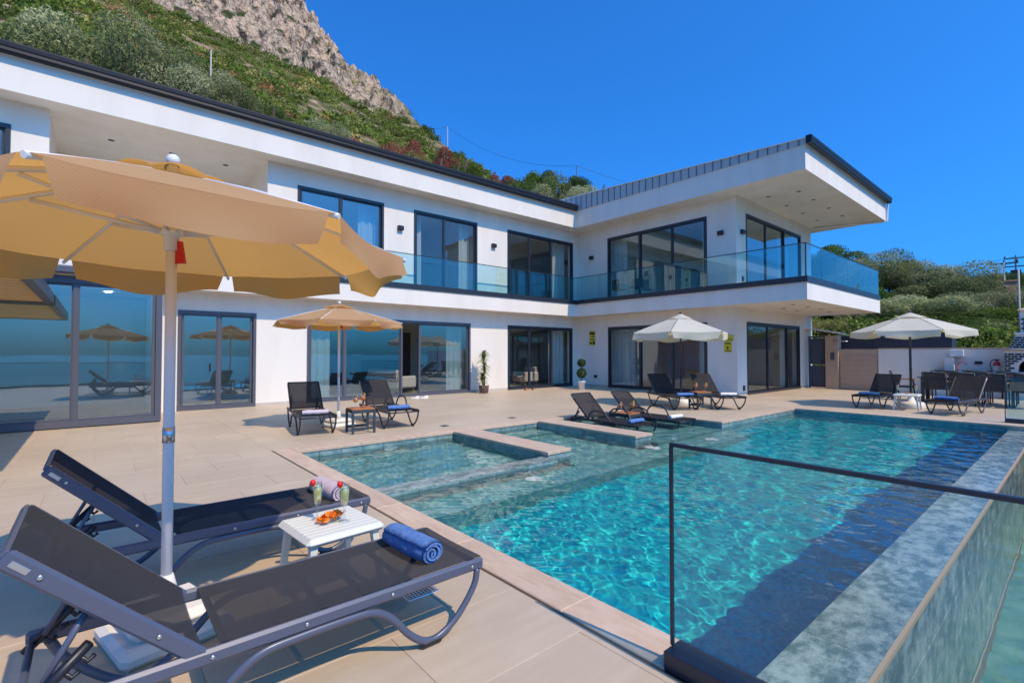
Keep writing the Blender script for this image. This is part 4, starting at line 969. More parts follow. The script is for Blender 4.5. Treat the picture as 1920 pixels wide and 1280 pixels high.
flute(16.15, 3.27, .42, 'tall lime drink on the far white table by the grey-blue towel'); flute(16.2, 2.90, .42, 'tall lime drink on the far white table by the blue towel')
crisps(16.18, 3.08, .42, 0, 'bowl of orange snacks on the far white table', .8, 10)

# ------------------------------------------------------------------ potted plants, signs, shoes, drain
def leaf_blade(mb, base, direction, L_, w, droop):
    d = Vector(direction).normalized(); side = d.cross(Vector((0, 0, 1)));
    if side.length < .05: side = Vector((1, 0, 0))
    side.normalize(); V = []; m = 4
    for i in range(m + 1):
        s = i / m; p = Vector(base) + d * (L_ * s) - Vector((0, 0, droop * s * s * L_)); ww = w * (1 - s) ** .6 * (.6 + .4 * min(1, s * 4))
        V += [p - side * ww, p + side * ww]
    mb.add(V, [(2 * i, 2 * i + 1, 2 * i + 3, 2 * i + 2) for i in range(m)], True)
pm('yucca_leaf', (.12, .17, .025), .5, c2=(.20, .22, .04), vs=9); pm('box_leaf', (.018, .05, .012), .6, c2=(.03, .075, .016), vs=25)
t = empty('potted_yucca', (10.98, 14.55, 0), label='tall yucca with leaf tufts in a brown pot against the white wall', cat='potted plant')
MB().lathe([(.13, 0), (.16, .02), (.19, .24), (.20, .27), (.185, .27), (.17, .24), (.0, .23)], 20).build('pot', MAT['clay_brown'], parent=t)
rg = random.Random(4)
for (bx, by, h) in ((.0, .0, 1.42), (.05, .04, .98), (-.04, .03, .62)):
    MB().tube([(bx, by, .2), (bx * 1.3, by, h * .5), (bx * 1.1, by, h)], .024, 8).build('stem', MAT['bark'], parent=t)
    q = MB()
    for i in range(130):
        a = rg.uniform(0, 6.28); e = rg.uniform(-.1, 1.35); leaf_blade(q, (bx * 1.1, by, h - .26 + rg.random() * .34), (math.cos(a) * math.cos(e), math.sin(a) * math.cos(e), math.sin(e)), rg.uniform(.20, .36), .030, .5)
    q.build('leaf_tuft', MAT['yucca_leaf'], parent=t, kind='stuff')
t = empty('topiary', (15.05, 13.35, 0), label='small topiary of two clipped green balls in a white pot', cat='potted plant')
MB().lathe([(.12, 0), (.15, .30), (.165, .31), (.165, .34), (.14, .34), (.13, .30), (0, .29)], 20).build('pot', MAT['ceramic_white'], parent=t)
MB().tube([(0, 0, .28), (0, 0, 1.2)], .014, 6).build('stem', MAT['bark'], parent=t)
for zc, rr in ((.66, .20), (1.08, .165)):
    q = MB(); rg = random.Random(int(zc * 10))
    for i in range(900):
        d = Vector((rg.gauss(0, 1), rg.gauss(0, 1), rg.gauss(0, 1))).normalized(); p = d * rr * rg.uniform(.86, 1.02) + Vector((0, 0, zc)); a = Vector((rg.gauss(0, 1), rg.gauss(0, 1), rg.gauss(0, 1))).normalized(); b = d.cross(a).normalized() * .016; a = (d * .5 + a * .5).normalized() * .02
        q.add([p - a - b, p + a - b, p + a + b, p - a + b], [(0, 1, 2, 3)])
    q.ball((0, 0, zc), rr * .9, 12, 8)
    q.build('leaf_ball', MAT['box_leaf'], parent=t, kind='stuff')
def text_part(s, size, loc, rot, parent, mat, thin=.0):
    cu = bpy.data.curves.new('lettering', 'FONT'); cu.body = s; cu.size = size; cu.align_x = 'CENTER'; cu.align_y = 'CENTER'; cu.extrude = .001
    o = bpy.data.objects.new('lettering', cu); COL.objects.link(o)
    dg = bpy.context.evaluated_depsgraph_get(); me = bpy.data.meshes.new_from_object(o.evaluated_get(dg)); bpy.data.objects.remove(o)
    me.materials.clear(); me.materials.append(MAT[mat]); q = bpy.data.objects.new('lettering', me); q.location = loc; q.rotation_euler = rot; COL.objects.link(q); q.parent = parent; return q
def sign(y, z, blocks, label):
    t = empty('notice_board', (XR, y, z), label=label, cat='sign', group='yellow notices on the wing wall')
    for (a0, a1, z0, z1) in blocks[0]: MB().rbox(-.02, -.002, a0, a1, z0, z1, .003).build('plate', MAT['sign_yellow'], parent=t)
    for (a0, a1, z0, z1) in blocks[1]: MB().box(-.0225, -.0205, a0, a1, z0, z1).build('print', MAT['print_black'], parent=t)
sign(14.34, 2.10, ([(-.17, .17, .05, .36), (-.17, .17, -.27, .03)], [(-.15, .06, .20, .30), (-.15, .03, .09, .14), (.07, .15, .20, .33), (-.15, .14, -.04, .0), (-.15, -.02, -.24, -.10), (.02, .15, -.22, -.14)]), 'two stacked yellow and black notice plates beside the inner corner')
sign(8.18, 1.88, ([(-.20, .20, .02, .24), (-.13, .13, -.36, .0)], [(-.16, .16, .10, .12), (-.17, .17, .05, .065), (-.11, .11, -.08, -.04), (-.03, .03, -.26, -.16), (-.10, .10, -.33, -.30)]), 'yellow and black notice plates forming a T on the wing wall')
def shoe(mb_x, mb_y, rz, mat, label):
    q = MB().grid(lambda u, v: ((u - .5) * .26, math.cos(v * math.pi) * (.045 + .01 * math.sin(u * 5)) * (1 - .5 * max(0, u - .8) * 4), .0 + math.sin(v * math.pi) * (.05 + .045 * (u < .45)) * (1 - .3 * u)), 10, 8); q.rbox(-.135, .13, -.05, .05, 0, .02, .01)
    q.build('slipper', MAT[mat], loc=(mb_x, mb_y, .001), rz=rz, label=label, cat='shoe', group='shoes left by the doors')
shoe(7.92, 14.2, 2.6, 'shoe_white', 'white slipper lying by the open sliding door, toe towards the yucca'); shoe(8.20, 14.12, 2.9, 'shoe_white', 'second white slipper beside the open sliding door')
shoe(13.1, 14.5, .2, 'shoe_tan', 'tan sandal left on the threshold between yucca and topiary'); shoe(13.4, 14.45, .5, 'shoe_tan', 'tan sandal nearest the topiary pot')
def drain(x, y, s, label):
    t = empty('floor_drain', (x, y, 0), 0, label=label, cat='drain')
    MB().rbox(-s, s, -s, s, -.01, .004, .002).build('frame', MAT['silver'], parent=t); MB().box(-s * .86, s * .86, -s * .86, s * .86, .0042, .005).build('pit_shade', MAT['soot_and_shade'], parent=t)  # thin black sheet stands for the shade under the grating
    if s > .1:
        for i in range(9):
            c = -s * .8 + i * s * .2; MB().box(c - .003, c + .003, -s * .86, s * .86, .005, .0075).build('bar', MAT['silver'], parent=t); MB().box(-s * .86, s * .86, c - .003, c + .003, .005, .0073).build('bar', MAT['silver'], parent=t)
drain(1.56, 2.78, .11, 'square steel floor grating beside the coping under the lounger foot'); drain(5.45, 8.55, .09, 'small square drain in the paving behind the first pool divider'); drain(7.3, 8.6, .09, 'small square drain in the paving behind the lounger shelf')

# ------------------------------------------------------------------ pergola at the garden room
t = empty('pergola', (-.71, 6.95, 0), label='pergola with folding tan canopy and dark side beam before the garden room', cat='pergola')
MB().rbox(-.06, .06, .0, 5.95, 2.44, 2.66, .01).build('side_beam', MAT['frame_grey'], parent=t); MB().rbox(-5.2, -5.08, .0, 5.95, 2.44, 2.66, .01).build('side_beam', MAT['frame_grey'], parent=t)
MB().rbox(-5.08, -.06, .0, .10, 2.44, 2.62, .01).build('front_beam', MAT['frame_grey'], parent=t); MB().rbox(-5.08, -.06, 5.85, 5.95, 2.44, 2.62, .01).build('wall_beam', MAT['frame_grey'], parent=t)
for x in (-5.14,): MB().rbox(x - .06, x + .06, 0, .12, 0, 2.44, .01).build('post', MAT['frame_grey'], parent=t)
for i in range(18): MB().grid(lambda u, v, i=i: (-5.06 + 4.99 * u, .375 + (i - 1) * .32 + .28 * v, 2.60 - .15 * 4 * v * (1 - v)), 2, 8).build('canopy_fold', MAT['pergola_cloth'], parent=t)
for i in range(18): MB().rbox(-5.06, -.07, .335 + i * .32, .375 + i * .32, 2.565, 2.615, .005).build('batten', MAT['pergola_dark'], parent=t)

# ------------------------------------------------------------------ rooms: sofa, armchair, chairs
def sofa(x, y, rz, w, label, cat='sofa', legs='chair_yellow'):
    t = empty('sofa' if w > 1 else 'armchair', (x, y, .012), rz, label=label, cat=cat)
    MB().rbox(-w / 2, w / 2, -.42, .42, .18, .44, .05).build('seat', MAT['sofa_cloth'], parent=t); MB().rbox(-w / 2, w / 2, .26, .44, .40, .86, .06).build('backrest', MAT['sofa_cloth'], parent=t)
    for s in (-1, 1): MB().rbox(s * w / 2 - .08, s * w / 2 + .08, -.42, .42, .18, .62, .05).build('armrest', MAT['sofa_cloth'], parent=t)
    for sx in (-1, 1):
        for sy in (-1, 1): MB().tube([(sx * (w / 2 - .06), sy * .34, .2), (sx * (w / 2 - .03), sy * .37, 0)], .018, 8).build('leg', MAT[legs], parent=t)
    if w > 1:
        for k, c in enumerate((-.6, -.1, .5)): MB().rbox(c - .2, c + .2, .08, .24, .44, .80, .07).build('cushion', MAT['cushion_rust'], parent=t)
sofa(8.6, 17.3, rad(100), 1.9, 'beige sofa with rust cushions inside the open sliding door')
sofa(14.9, 16.6, rad(-90), .8, 'pale armchair inside the ground floor door near the inner corner', 'armchair')
def dchair(x, y, rz, label, seatm='sofa_cloth', legm='chair_yellow'):
    t = empty('dining_chair', (x, y, .012), rz, label=label, cat='chair', group='chairs inside the villa')
    MB().rbox(-.23, .23, -.23, .23, .43, .49, .03).build('seat', MAT[seatm], parent=t); MB().rbox(-.23, .23, .19, .24, .47, .88, .03).build('backrest', MAT[seatm], parent=t)
    for sx in (-1, 1):
        for sy in (-1, 1): MB().tube([(sx * .19, sy * .19, .44), (sx * .22, sy * .22, 0)], .014, 8).build('leg', MAT[legm], parent=t)
dchair(13.25, 16.3, rad(-70), 'yellow legged dining chair inside the door beside the pale armchair'); dchair(13.5, 17.1, rad(-100), 'yellow legged dining chair deeper in the room behind the pale armchair')
t = empty('sideboard', (18.6, 9.9, .012), label='low wooden cabinet inside the wing window behind the cream parasol', cat='cabinet')
MB().rbox(-.25, .25, -.75, .75, .08, .80, .01).build('carcass', MAT['wood_box'], parent=t)
for i in range(3): MB().rbox(-.27, -.252, -.73 + i * .49, -.25 + i * .49, .12, .77, .005).build('door', MAT['wood_box'], parent=t)

def balcony_chair(x, y, rz, label):
    t = empty('balcony_chair', (x, y, SZ1 + .02), rz, label=label, cat='chair', group='chairs on the balcony')
    MB().rbox(-.22, .22, -.21, .21, .42, .45, .012).build('seat', MAT['slate_paint'], parent=t); MB().rbox(-.22, .22, .20, .23, .45, .84, .012).build('backrest', MAT['slate_paint'], parent=t)
    for s in (-1, 1): MB().tube([(s * .22, -.22, 0), (s * .2, .18, .44)], .012, 6).build('leg', MAT['ceramic_white'], parent=t); MB().tube([(s * .22, .24, 0), (s * .2, -.16, .44)], .012, 6).build('leg', MAT['ceramic_white'], parent=t)
balcony_chair(16.5, 12.55, rad(80), 'dark balcony chair with crossed white legs before the upper wing window')
balcony_chair(16.5, 11.7, rad(-70), 'second dark balcony chair with white legs nearer the balcony end')
# ------------------------------------------------------------------ boundary wall, gate, garage, outdoor kitchen
XW = 23.2
wl = empty('boundary_wall', (XW, 0, 0), label='low white rendered boundary wall behind the dining table', cat='wall')
MB().box(0, .3, -9, 5.28, -.1, 1.62).build('wall_body', MAT['render_white'], parent=wl); MB().rbox(-.02, .32, -9, 5.28, 1.622, 1.66, .008).build('wall_cap', MAT['beige_render'], parent=wl)
MB().box(-.28, -.002, 3.05, 3.30, 0, 1.32).build('pier', MAT['render_white'], parent=wl); MB().rbox(-.22, -.002, 2.80, 3.16, 1.36, 1.60, .01).build('meter_box', MAT['ceramic_white'], parent=wl); MB().rbox(-.03, -.002, 2.35, 2.55, 1.10, 1.20, .006).build('wall_socket', MAT['plastic_black'], parent=wl)
g = empty('garage_front', (XW, 5.29, 0), label='beige roller garage door set in a beige wall', cat='garage')
MB().box(.05, .35, 0, 1.32, -.1, 1.64).build('wall_body', MAT['beige_render'], parent=g); 
for i in range(7): MB().rbox(.02, .048, .04, 1.28, .01 + i * .196, .01 + i * .196 + .194, .004).build('door_panel', MAT['garage_beige'], parent=g)
MB().rbox(-.05, .35, 1.33, 1.80, -.1, 2.20, .01).build('pillar', MAT['beige_render'], parent=g); MB().rbox(-.09, -.055, 1.45, 1.60, 1.20, 1.50, .006).build('intercom', MAT['frame_grey'], parent=g)
MB().tube([(-.05, 1.5, 1.98), (-.2, 1.3, 1.98), (-.2, .95, 1.95)], .018, 6).build('lamp_arm', MAT['silver'], parent=g)
gt = empty('side_gate', (23.42, 7.11, 0), label='tall dark blue-grey metal gate between villa and beige pillar', cat='gate')
MB().rbox(-.03, .03, 0, .07, 0, 2.2, .005).build('frame_post', MAT['gate_blue'], parent=gt); MB().rbox(-.03, .03, .62, .69, 0, 2.2, .005).build('frame_post', MAT['gate_blue'], parent=gt); MB().rbox(-.03, .03, .07, .62, 2.13, 2.2, .005).build('frame_head', MAT['gate_blue'], parent=gt)
for z0, z1 in ((.03, .95), (1.0, 2.10)): MB().rbox(-.02, .02, .08, .61, z0, z1, .015).build('door_panel', MAT['gate_blue'], parent=gt)
MB().tube([(-.05, .16, .95), (-.08, .16, .95), (-.08, .16, 1.2), (-.05, .16, 1.2)], .012, 6).build('handle', MAT['plastic_black'], parent=gt)
lt = empty('lean_to_roof', (23.3, 7.0, 2.25), label='narrow white sloping roof edge above the side gate', cat='roof')
MB().add([(-.1, -.5, .0), (.5, -.5, .0), (.5, .85, .28), (-.1, .85, .28), (-.1, -.5, .05), (.5, -.5, .05), (.5, .85, .33), (-.1, .85, .33)], [(0, 3, 2, 1), (4, 5, 6, 7), (0, 1, 5, 4), (2, 3, 7, 6), (1, 2, 6, 5), (3, 0, 4, 7)]).build('roof_sheet', MAT['ceramic_white'], parent=lt)
cl = empty('clad_screen', (23.55, 3.2, 1.63), label='dark navy panelled screen standing on the boundary wall', cat='screen')
for i in range(6): MB().rbox(0, .05, .03 + i * .58, .03 + i * .58 + .57, 0, .56, .004).build('panel', MAT['clad_navy'], parent=cl)
MB().rbox(0, .9, -.03, .02, 0, .56, .004).build('return_panel', MAT['clad_navy'], parent=cl)
# barbecue with brick chimney
bq = empty('barbecue', (22.35, 1.02, 0), label='white barbecue with black bricks, arched firebox and tall chimney', cat='barbecue')
q = MB(); q.box(0, .8, -.75, .76, 0, .82)
q.build('plinth', MAT['render_white'], parent=bq); MB().rbox(-.06, .8, -.80, .80, .82, .88, .01).build('worktop', MAT['beige_render'], parent=bq)
q = MB(); R0 = .42; seg = 14
for i in range(seg):
    a0, a1 = math.pi * i / seg, math.pi * (i + 1) / seg
    V = []
    for x in (.02, .75):
        V += [(x, R0 * math.cos(a0), 1.02 + R0 * .75 * math.sin(a0)), (x, R0 * math.cos(a1), 1.02 + R0 * .75 * math.sin(a1)), (x, .74 * (R0 * math.cos(a1)) / R0, 1.55), (x, .74 * (R0 * math.cos(a0)) / R0, 1.55)]
    q.add(V, [(0, 1, 2, 3), (4, 7, 6, 5), (0, 4, 5, 1), (2, 6, 7, 3)])
q.box(.02, .75, R0, .74, .88, 1.02); q.box(.02, .75, -.74, -R0, .88, 1.02)
q.add([(.02, .74, 1.02), (.02, .42, 1.02), (.02, .74, 1.55), (.75, .74, 1.02), (.75, .74, 1.55)], [(0, 1, 2), (0, 2, 4, 3)])
q.build('firebox', MAT['render_white'], parent=bq); MB().box(.6, .74, -R0, R0, .885, 1.4).build('fire_back', MAT['soot_and_shade'], parent=bq); MB().box(.1, .6, -R0 + .01, R0 - .01, .883, .94).build('grate', MAT['soot_and_shade'], parent=bq)
MB().tube([(0.012, R0 * 1.05 * math.cos(a), 1.02 + R0 * .79 * math.sin(a)) for a in np.linspace(0, math.pi, 15)], .025, 6).build('arch_trim', MAT['ceramic_white'], parent=bq)
MB().rbox(-.04, .8, -.78, .78, 1.55, 1.62, .01).build('shelf', MAT['beige_render'], parent=bq)
q = MB(); prof = [(.62, 1.62), (.50, 2.12), (.40, 2.30)]
q.add([(.05, -.62, 1.62), (.05, .62, 1.62), (.12, .46, 2.08), (.12, -.46, 2.08), (.75, -.62, 1.62), (.75, .62, 1.62), (.75, .46, 2.08), (.75, -.46, 2.08)], [(0, 3, 2, 1), (4, 5, 6, 7), (0, 4, 7, 3), (1, 2, 6, 5), (3, 7, 6, 2)])
q.build('hood', MAT['render_white'], parent=bq); MB().rbox(.06, .8, -.5, .5, 2.08, 2.14, .01).build('band', MAT['ceramic_white'], parent=bq)
MB().box(.16, .72, -.36, .36, 2.14, 2.86).build('chimney_stack', MAT['render_white'], parent=bq)
MB().add([(.08, -.44, 2.86), (.80, -.44, 2.86), (.80, .44, 2.86), (.08, .44, 2.86), (.44, 0, 3.06)], [(0, 3, 2, 1), (0, 1, 4), (1, 2, 4), (2, 3, 4), (3, 0, 4)]).build('chimney_cap', MAT['beige_render'], parent=bq)
MB().lathe([(.11, -.01), (.11, .01)], 16).xform(Matrix.Translation((.155, .0, 2.72)) @ Matrix.Rotation(rad(90), 4, 'Y')).build('smoke_hole_shade', MAT['soot_and_shade'], parent=bq)  # flat black disc stands for the shade inside the opening
def bricks(a0, a1, z0, z1, x, tilt=0.0, skip=None):
    h, w, j = .052, .165, .022; k = 0; z = z0
    while z + h <= z1 + .001:
        f = (z - z0) / max(.001, z1 - z0); s = 1 - tilt * f; A0, A1 = a0 * s, a1 * s
        a = A0 + (0 if k % 2 == 0 else -(w / 2))
        while a < A1 - .01:
            b0, b1 = max(a, A0), min(a + w - j, A1)
            if b1 - b0 > .03 and not (skip and skip((b0 + b1) / 2, z, b0, b1)):
                o = bpy.data.objects.new('brick', _mc.setdefault(('brick', round(b1 - b0, 2)), None) or MB().box(-.008, .006, -(b1 - b0) / 2, (b1 - b0) / 2, 0, h).mesh('brick', MAT['brick_black'])); _mc['brick', round(b1 - b0, 2)] = o.data
                o.location = (x(f), (b0 + b1) / 2, z); COL.objects.link(o); o.parent = bq
            a += w
        z += h + j; k += 1
bricks(-.34, .34, 2.17, 2.62, lambda f: .157)
bricks(-.60, .60, 1.65, 2.05, lambda f: .05 + .068 * f, .25)
bricks(-.73, .73, .90, 1.53, lambda f: .016, 0, lambda a, z, b0, b1: min(abs(b0), abs(b1)) < .47 and ((min(abs(b0), abs(b1)) / .49) ** 2 + (max(0, z + .02 - 1.02) / .37) ** 2 < 1))
ex = empty('fire_extinguisher', (23.02, 1.98, .72), label='red fire extinguisher hanging on the wall beside the barbecue', cat='extinguisher')
MB().lathe([(.0, 0), (.085, .0), (.09, .03), (.09, .40), (.075, .46), (.03, .49), (.025, .52)], 18).build('cylinder', MAT['extinguisher_red'], parent=ex); MB().lathe([(.0912, .15), (.0912, .34)], 18, cap=False).build('label', MAT['label_white'], parent=ex)
MB().tube(bez([(0, 0, .52), (0, .10, .53), (0, .16, .40), (0, .13, .20), (0, .08, .12)], 5), .014, 8).build('hose', MAT['plastic_black'], parent=ex); MB().rbox(-.02, .02, -.06, .06, .52, .56, .008).build('valve', MAT['plastic_black'], parent=ex)
MB().lathe([(.0915, .06), (.0915, .10)], 18, cap=False).build('band', MAT['sign_yellow'], parent=ex)
ct = empty('kitchen_counter', (22.6, 2.4, 0), label='white kitchen counter with sink tap against the boundary wall', cat='counter')
MB().rbox(0, .58, -.55, 1.2, 0, .84, .01).build('cabinet', MAT['render_white'], parent=ct); MB().rbox(-.03, .58, -.58, 1.23, .842, .88, .006).build('worktop', MAT['steel_dark'], parent=ct); MB().tube(bez([(.4, .55, .88), (.4, .55, 1.08), (.36, .48, 1.17), (.30, .36, 1.16), (.28, .30, 1.08)], 5), .016, 8).build('tap', MAT['hose_pink'], parent=ct)

# ------------------------------------------------------------------ dining set
dt = empty('dining_table', (19.55, 2.05, 0), label='long dark outdoor dining table laid with drinks and fruit', cat='dining table')
for i in range(5): MB().rbox(-.44 + i * .177, -.44 + i * .177 + .172, -1.35, 1.35, .735, .76, .004).build('top_board', MAT['slate_paint'], parent=dt)
for sx in (-1, 1):
    for sy in (-1, 1): MB().rbox(sx * .38 - .04, sx * .38 + .04, sy * 1.22 - .04, sy * 1.22 + .04, 0, .735, .006).build('leg', MAT['slate_paint'], parent=dt)
    MB().rbox(sx * .38 - .02, sx * .38 + .02, -1.2, 1.2, .65, .73, .004).build('apron', MAT['slate_paint'], parent=dt)
def patio_chair():
    t = empty('patio_chair', (0, 0, 0))
    MB().rbox(-.25, .25, -.24, .24, .42, .455, .01).build('seat', MAT['sling'], parent=t)
    MB().rbox(-.24, .24, -.013, .013, 0, .46, .01).xform(Matrix.Translation((0, .25, .455)) @ Matrix.Rotation(rad(-12), 4, 'X')).build('backrest', MAT['sling'], parent=t)
    for s in (-1, 1):
        MB().tube([(s * .27, -.26, 0), (s * .27, -.22, .65)], .018, 6).build('leg', MAT['slate_paint'], parent=t); MB().tube([(s * .27, .32, 0), (s * .27, .24, .45), (s * .26, .36, .92)], .018, 6).build('leg', MAT['slate_paint'], parent=t)
        MB().rbox(s * .27 - .03, s * .27 + .03, -.26, .27, .65, .675, .008).build('armrest', MAT['teak'], parent=t); MB().tube([(s * .27, -.24, .42), (s * .27, .25, .42)], .015, 6).build('side_rail', MAT['slate_paint'], parent=t)
    MB().tube([(-.26, .36, .92), (.26, .36, .92)], .016, 6).build('head_rail', MAT['slate_paint'], parent=t)
    return t
pc = patio_chair(); first = True
DC = 'dark chairs round the outdoor dining table'
for i, (x, y, rz, lb) in enumerate([(18.95, 2.92, 90, 'dark patio chair at the table corner nearest the parasol, back to the pool'), (18.93, 2.32, 91, 'dark patio chair second from the parasol, back to the pool'), (18.95, 1.70, 88, 'dark patio chair third from the parasol, back to the pool'), (18.93, 1.06, 90, 'dark patio chair seen through the far glass balustrade'),
        (20.2, 2.9, -90, 'dark patio chair on the counter side by the tap'), (20.2, 2.25, -92, 'dark patio chair on the counter side opposite the fruit'), (20.2, 1.6, -90, 'dark patio chair on the barbecue side of the table'), (19.55, 3.78, 8, 'dark patio chair at the head of the table beside the parasol pole')]):
    c = pc if first else copy_tree(pc); first = False
    c.location = (x, y, 0); c.rotation_euler = (0, 0, rad(rz)); c['label'] = lb; c['category'] = 'chair'; c['group'] = DC
for i, (x, y, lb) in enumerate([(19.5, 3.1, 'red wine glass at the parasol end of the dining table'), (19.75, 2.5, 'red wine glass beside the small plant vase'), (19.4, 2.45, 'red wine glass behind the second patio chair'), (19.5, 1.75, 'red wine glass behind the third patio chair'), (19.7, 1.25, 'red wine glass near the fire extinguisher side'), (19.5, .95, 'red wine glass at the barbecue end of the table')]):
    goblet(x, y, .76, lb, .95, 'wine', 'red wine glasses on the dining table')
vs_ = empty('vase', (19.6, 2.25, .76), label='small glass vase with green sprigs on the dining table', cat='vase')
MB().lathe([(.04, 0), (.05, .06), (.03, .13), (.035, .15)], 14).build('vase_body', MAT['drink_glass'], parent=vs_); q = MB(); rg = random.Random(8)
for i in range(26): a = rg.uniform(0, 6.28); leaf_blade(q, (0, 0, .12), (math.cos(a) * .5, math.sin(a) * .5, 1), rg.uniform(.12, .26), .016, .3)
q.build('sprigs', MAT['yucca_leaf'], parent=vs_, kind='stuff')
fb = empty('fruit_plate', (19.6, 2.0, .76), label='plate of yellow bananas on the dining table', cat='plate')
MB().lathe([(.08, 0), (.15, .02), (.155, .025), (.08, .01)], 18).build('plate', MAT['ceramic_white'], parent=fb)
for i in range(3): MB().tube(bez([(-.12, -.05 + .05 * i, .04), (0, -.07 + .05 * i, .07), (.12, -.05 + .05 * i, .05)], 4), [.012] + [.02] * 7 + [.012], 8).build('banana', MAT['fruit_yellow'], parent=fb)
crisps(19.35, 2.72, .76, 0, 'bowl of orange snacks at the parasol end of the dining table', 1.2, 10); crisps(19.4, 1.4, .76, .5, 'bowl of orange snacks at the barbecue end of the dining table', 1.4, 10)
MB().lathe([(.0, 0), (.04, 0), (.04, .11), (.035, .115), (0, .115)], 14).build('candle', MAT['plastic_cream'], loc=(19.4, 1.98, .76), label='thick cream candle beside the fruit plate', cat='candle')

# ------------------------------------------------------------------ vegetation
def leaf_material(name, trans=.3):
    m = bpy.data.materials.new(name); m.use_nodes = True; nt = m.node_tree; L = nt.links.new; nt.nodes.clear()
    at = N(nt, 'ShaderNodeAttribute', attribute_name='tint'); oi = N(nt, 'ShaderNodeObjectInfo')
    mr = N(nt, 'ShaderNodeMapRange'); mr.inputs[3].default_value = .8; mr.inputs[4].default_value = 1.2; L(oi.outputs['Random'], mr.inputs[0])
    mm = N(nt, 'ShaderNodeMix', data_type='RGBA', blend_type='MULTIPLY'); mm.inputs[0].default_value = 1; L(at.outputs['Color'], mm.inputs[6]); L(mr.outputs[0], mm.inputs[7])
    d = N(nt, 'ShaderNodeBsdfDiffuse'); t = N(nt, 'ShaderNodeBsdfTranslucent'); L(mm.outputs[2], d.inputs[0]); L(mm.outputs[2], t.inputs[0])
    x = N(nt, 'ShaderNodeMixShader'); x.inputs[0].default_value = trans; L(d.outputs[0], x.inputs[1]); L(t.outputs[0], x.inputs[2])
    o = N(nt, 'ShaderNodeOutputMaterial'); L(x.outputs[0], o.inputs[0]); MAT[name] = m; return m
leafm = leaf_material('foliage')
def leaf_quads(rg, pts, nrm, size, asp=.45):
    """one diamond-shaped leaf spray per point, roughly facing nrm"""
    n = len(pts); a = rg.normal(size=(n, 3)); u = np.cross(nrm + .9 * rg.normal(size=(n, 3)), a); u /= np.linalg.norm(u, axis=1)[:, None] + 1e-9
    v = np.cross(u, nrm + .6 * rg.normal(size=(n, 3))); v /= np.linalg.norm(v, axis=1)[:, None] + 1e-9
    s = size * rg.uniform(.6, 1.4, (n, 1)); V = np.stack([pts - u * s, pts + v * s * asp, pts + u * s, pts - v * s * asp], 1).reshape(-1, 3)
    return V, np.arange(4 * n).reshape(-1, 4)
def crown_mesh(name, seed, rx, rz, lobes, nleaf, size, cols, asp=.4):
    """crown of unit-size lobes: leaf sprays scattered in shells of many uneven clumps"""
    rg = np.random.RandomState(seed); P = []; Nn = []; C = []
    cols = np.array(cols)
    for i in range(lobes):
        d = rg.normal(size=3); d[2] = abs(d[2]) * .9 - .25; d /= np.linalg.norm(d); c = d * np.array([rx, rx, rz]) * rg.uniform(.35, .80); c[2] += rz
        r = rg.uniform(.27, .52) * min(rx, rz); k = nleaf // lobes
        q = rg.normal(size=(k, 3)); q /= np.linalg.norm(q, axis=1)[:, None]; rad_ = r * rg.uniform(.55, 1.10, (k, 1)) ** .7
        P.append(c + q * rad_ * np.array([1, 1, .85])); Nn.append(q); C.append(cols[rg.randint(len(cols))] * rg.uniform(.75, 1.25, (k, 1)) * (.92 + .16 * rg.rand(k, 1)))
    P = np.concatenate(P); Nn = np.concatenate(Nn); C = np.concatenate(C)
    V, F = leaf_quads(rg, P, Nn, size, asp)
    return np_mesh(name, V, F, [leafm], smooth=False, col=np.repeat(C, 4, 0))
def trunk_mesh(seed, h, r):
    rg = random.Random(seed); q = MB()
    q.tube(bez([(0, 0, -.6), (rg.uniform(-.1, .1) * h, .05 * h, .3 * h), (rg.uniform(-.15, .15) * h, rg.uniform(-.1, .1) * h, .7 * h)], 4), [r * 1.3, r * 1.15, r, r * .95, r * .85, r * .75, r * .65, r * .55, r * .5], 8)
    for i in range(4):
        a = rg.uniform(0, 6.28); q.tube([(0, .03 * h, .28 * h + i * .05 * h), (math.cos(a) * .25 * h, math.sin(a) * .25 * h, .62 * h), (math.cos(a) * .42 * h, math.sin(a) * .42 * h, .95 * h)], [r * .5, r * .32, r * .12], 6)
    return q.mesh('trunk', MAT['bark'])
OL = [(.25, .275, .12), (.34, .36, .175), (.18, .21, .085), (.42, .43, .23)]
GR = [(.11, .18, .035), (.17, .24, .05), (.08, .13, .03)]
RD = [(.36, .13, .09), (.28, .10, .07), (.23, .16, .07)]
YL_ = [(.36, .33, .13), (.27, .26, .09)]
LM = [(.12, .30, .02), (.16, .36, .03)]
DK = [(.08, .12, .035), (.12, .165, .05)]
kinds = {'olive': [crown_mesh('crown', 20 + i, 1.0, .85, 17, 32000, .023, OL) for i in range(3)], 'green': [crown_mesh('crown', 30 + i, 1.0, .75, 15, 22000, .025, GR, .55) for i in range(2)], 'red': [crown_mesh('crown', 40, 1.0, .7, 15, 20000, .024, RD)], 'yellow': [crown_mesh('crown', 41, 1.0, .7, 14, 12000, .030, YL_)], 'lime': [crown_mesh('crown', 42, 1.0, .65, 14, 12000, .031, LM, .55)], 'dark': [crown_mesh('crown', 43 + i, 1.0, .8, 16, 28000, .023, DK + GR[:1], .5) for i in range(2)]}
trunks = [trunk_mesh(i, 1.0, .07) for i in range(3)]
NM = {'olive': 'olive_tree', 'green': 'green_shrub', 'red': 'rust_shrub', 'yellow': 'yellow_shrub', 'lime': 'lime_shrub', 'dark': 'evergreen_tree'}
def bearing(px): return 49.67 - math.degrees(math.atan2(px - 960, 916.3))
_tn = [0]
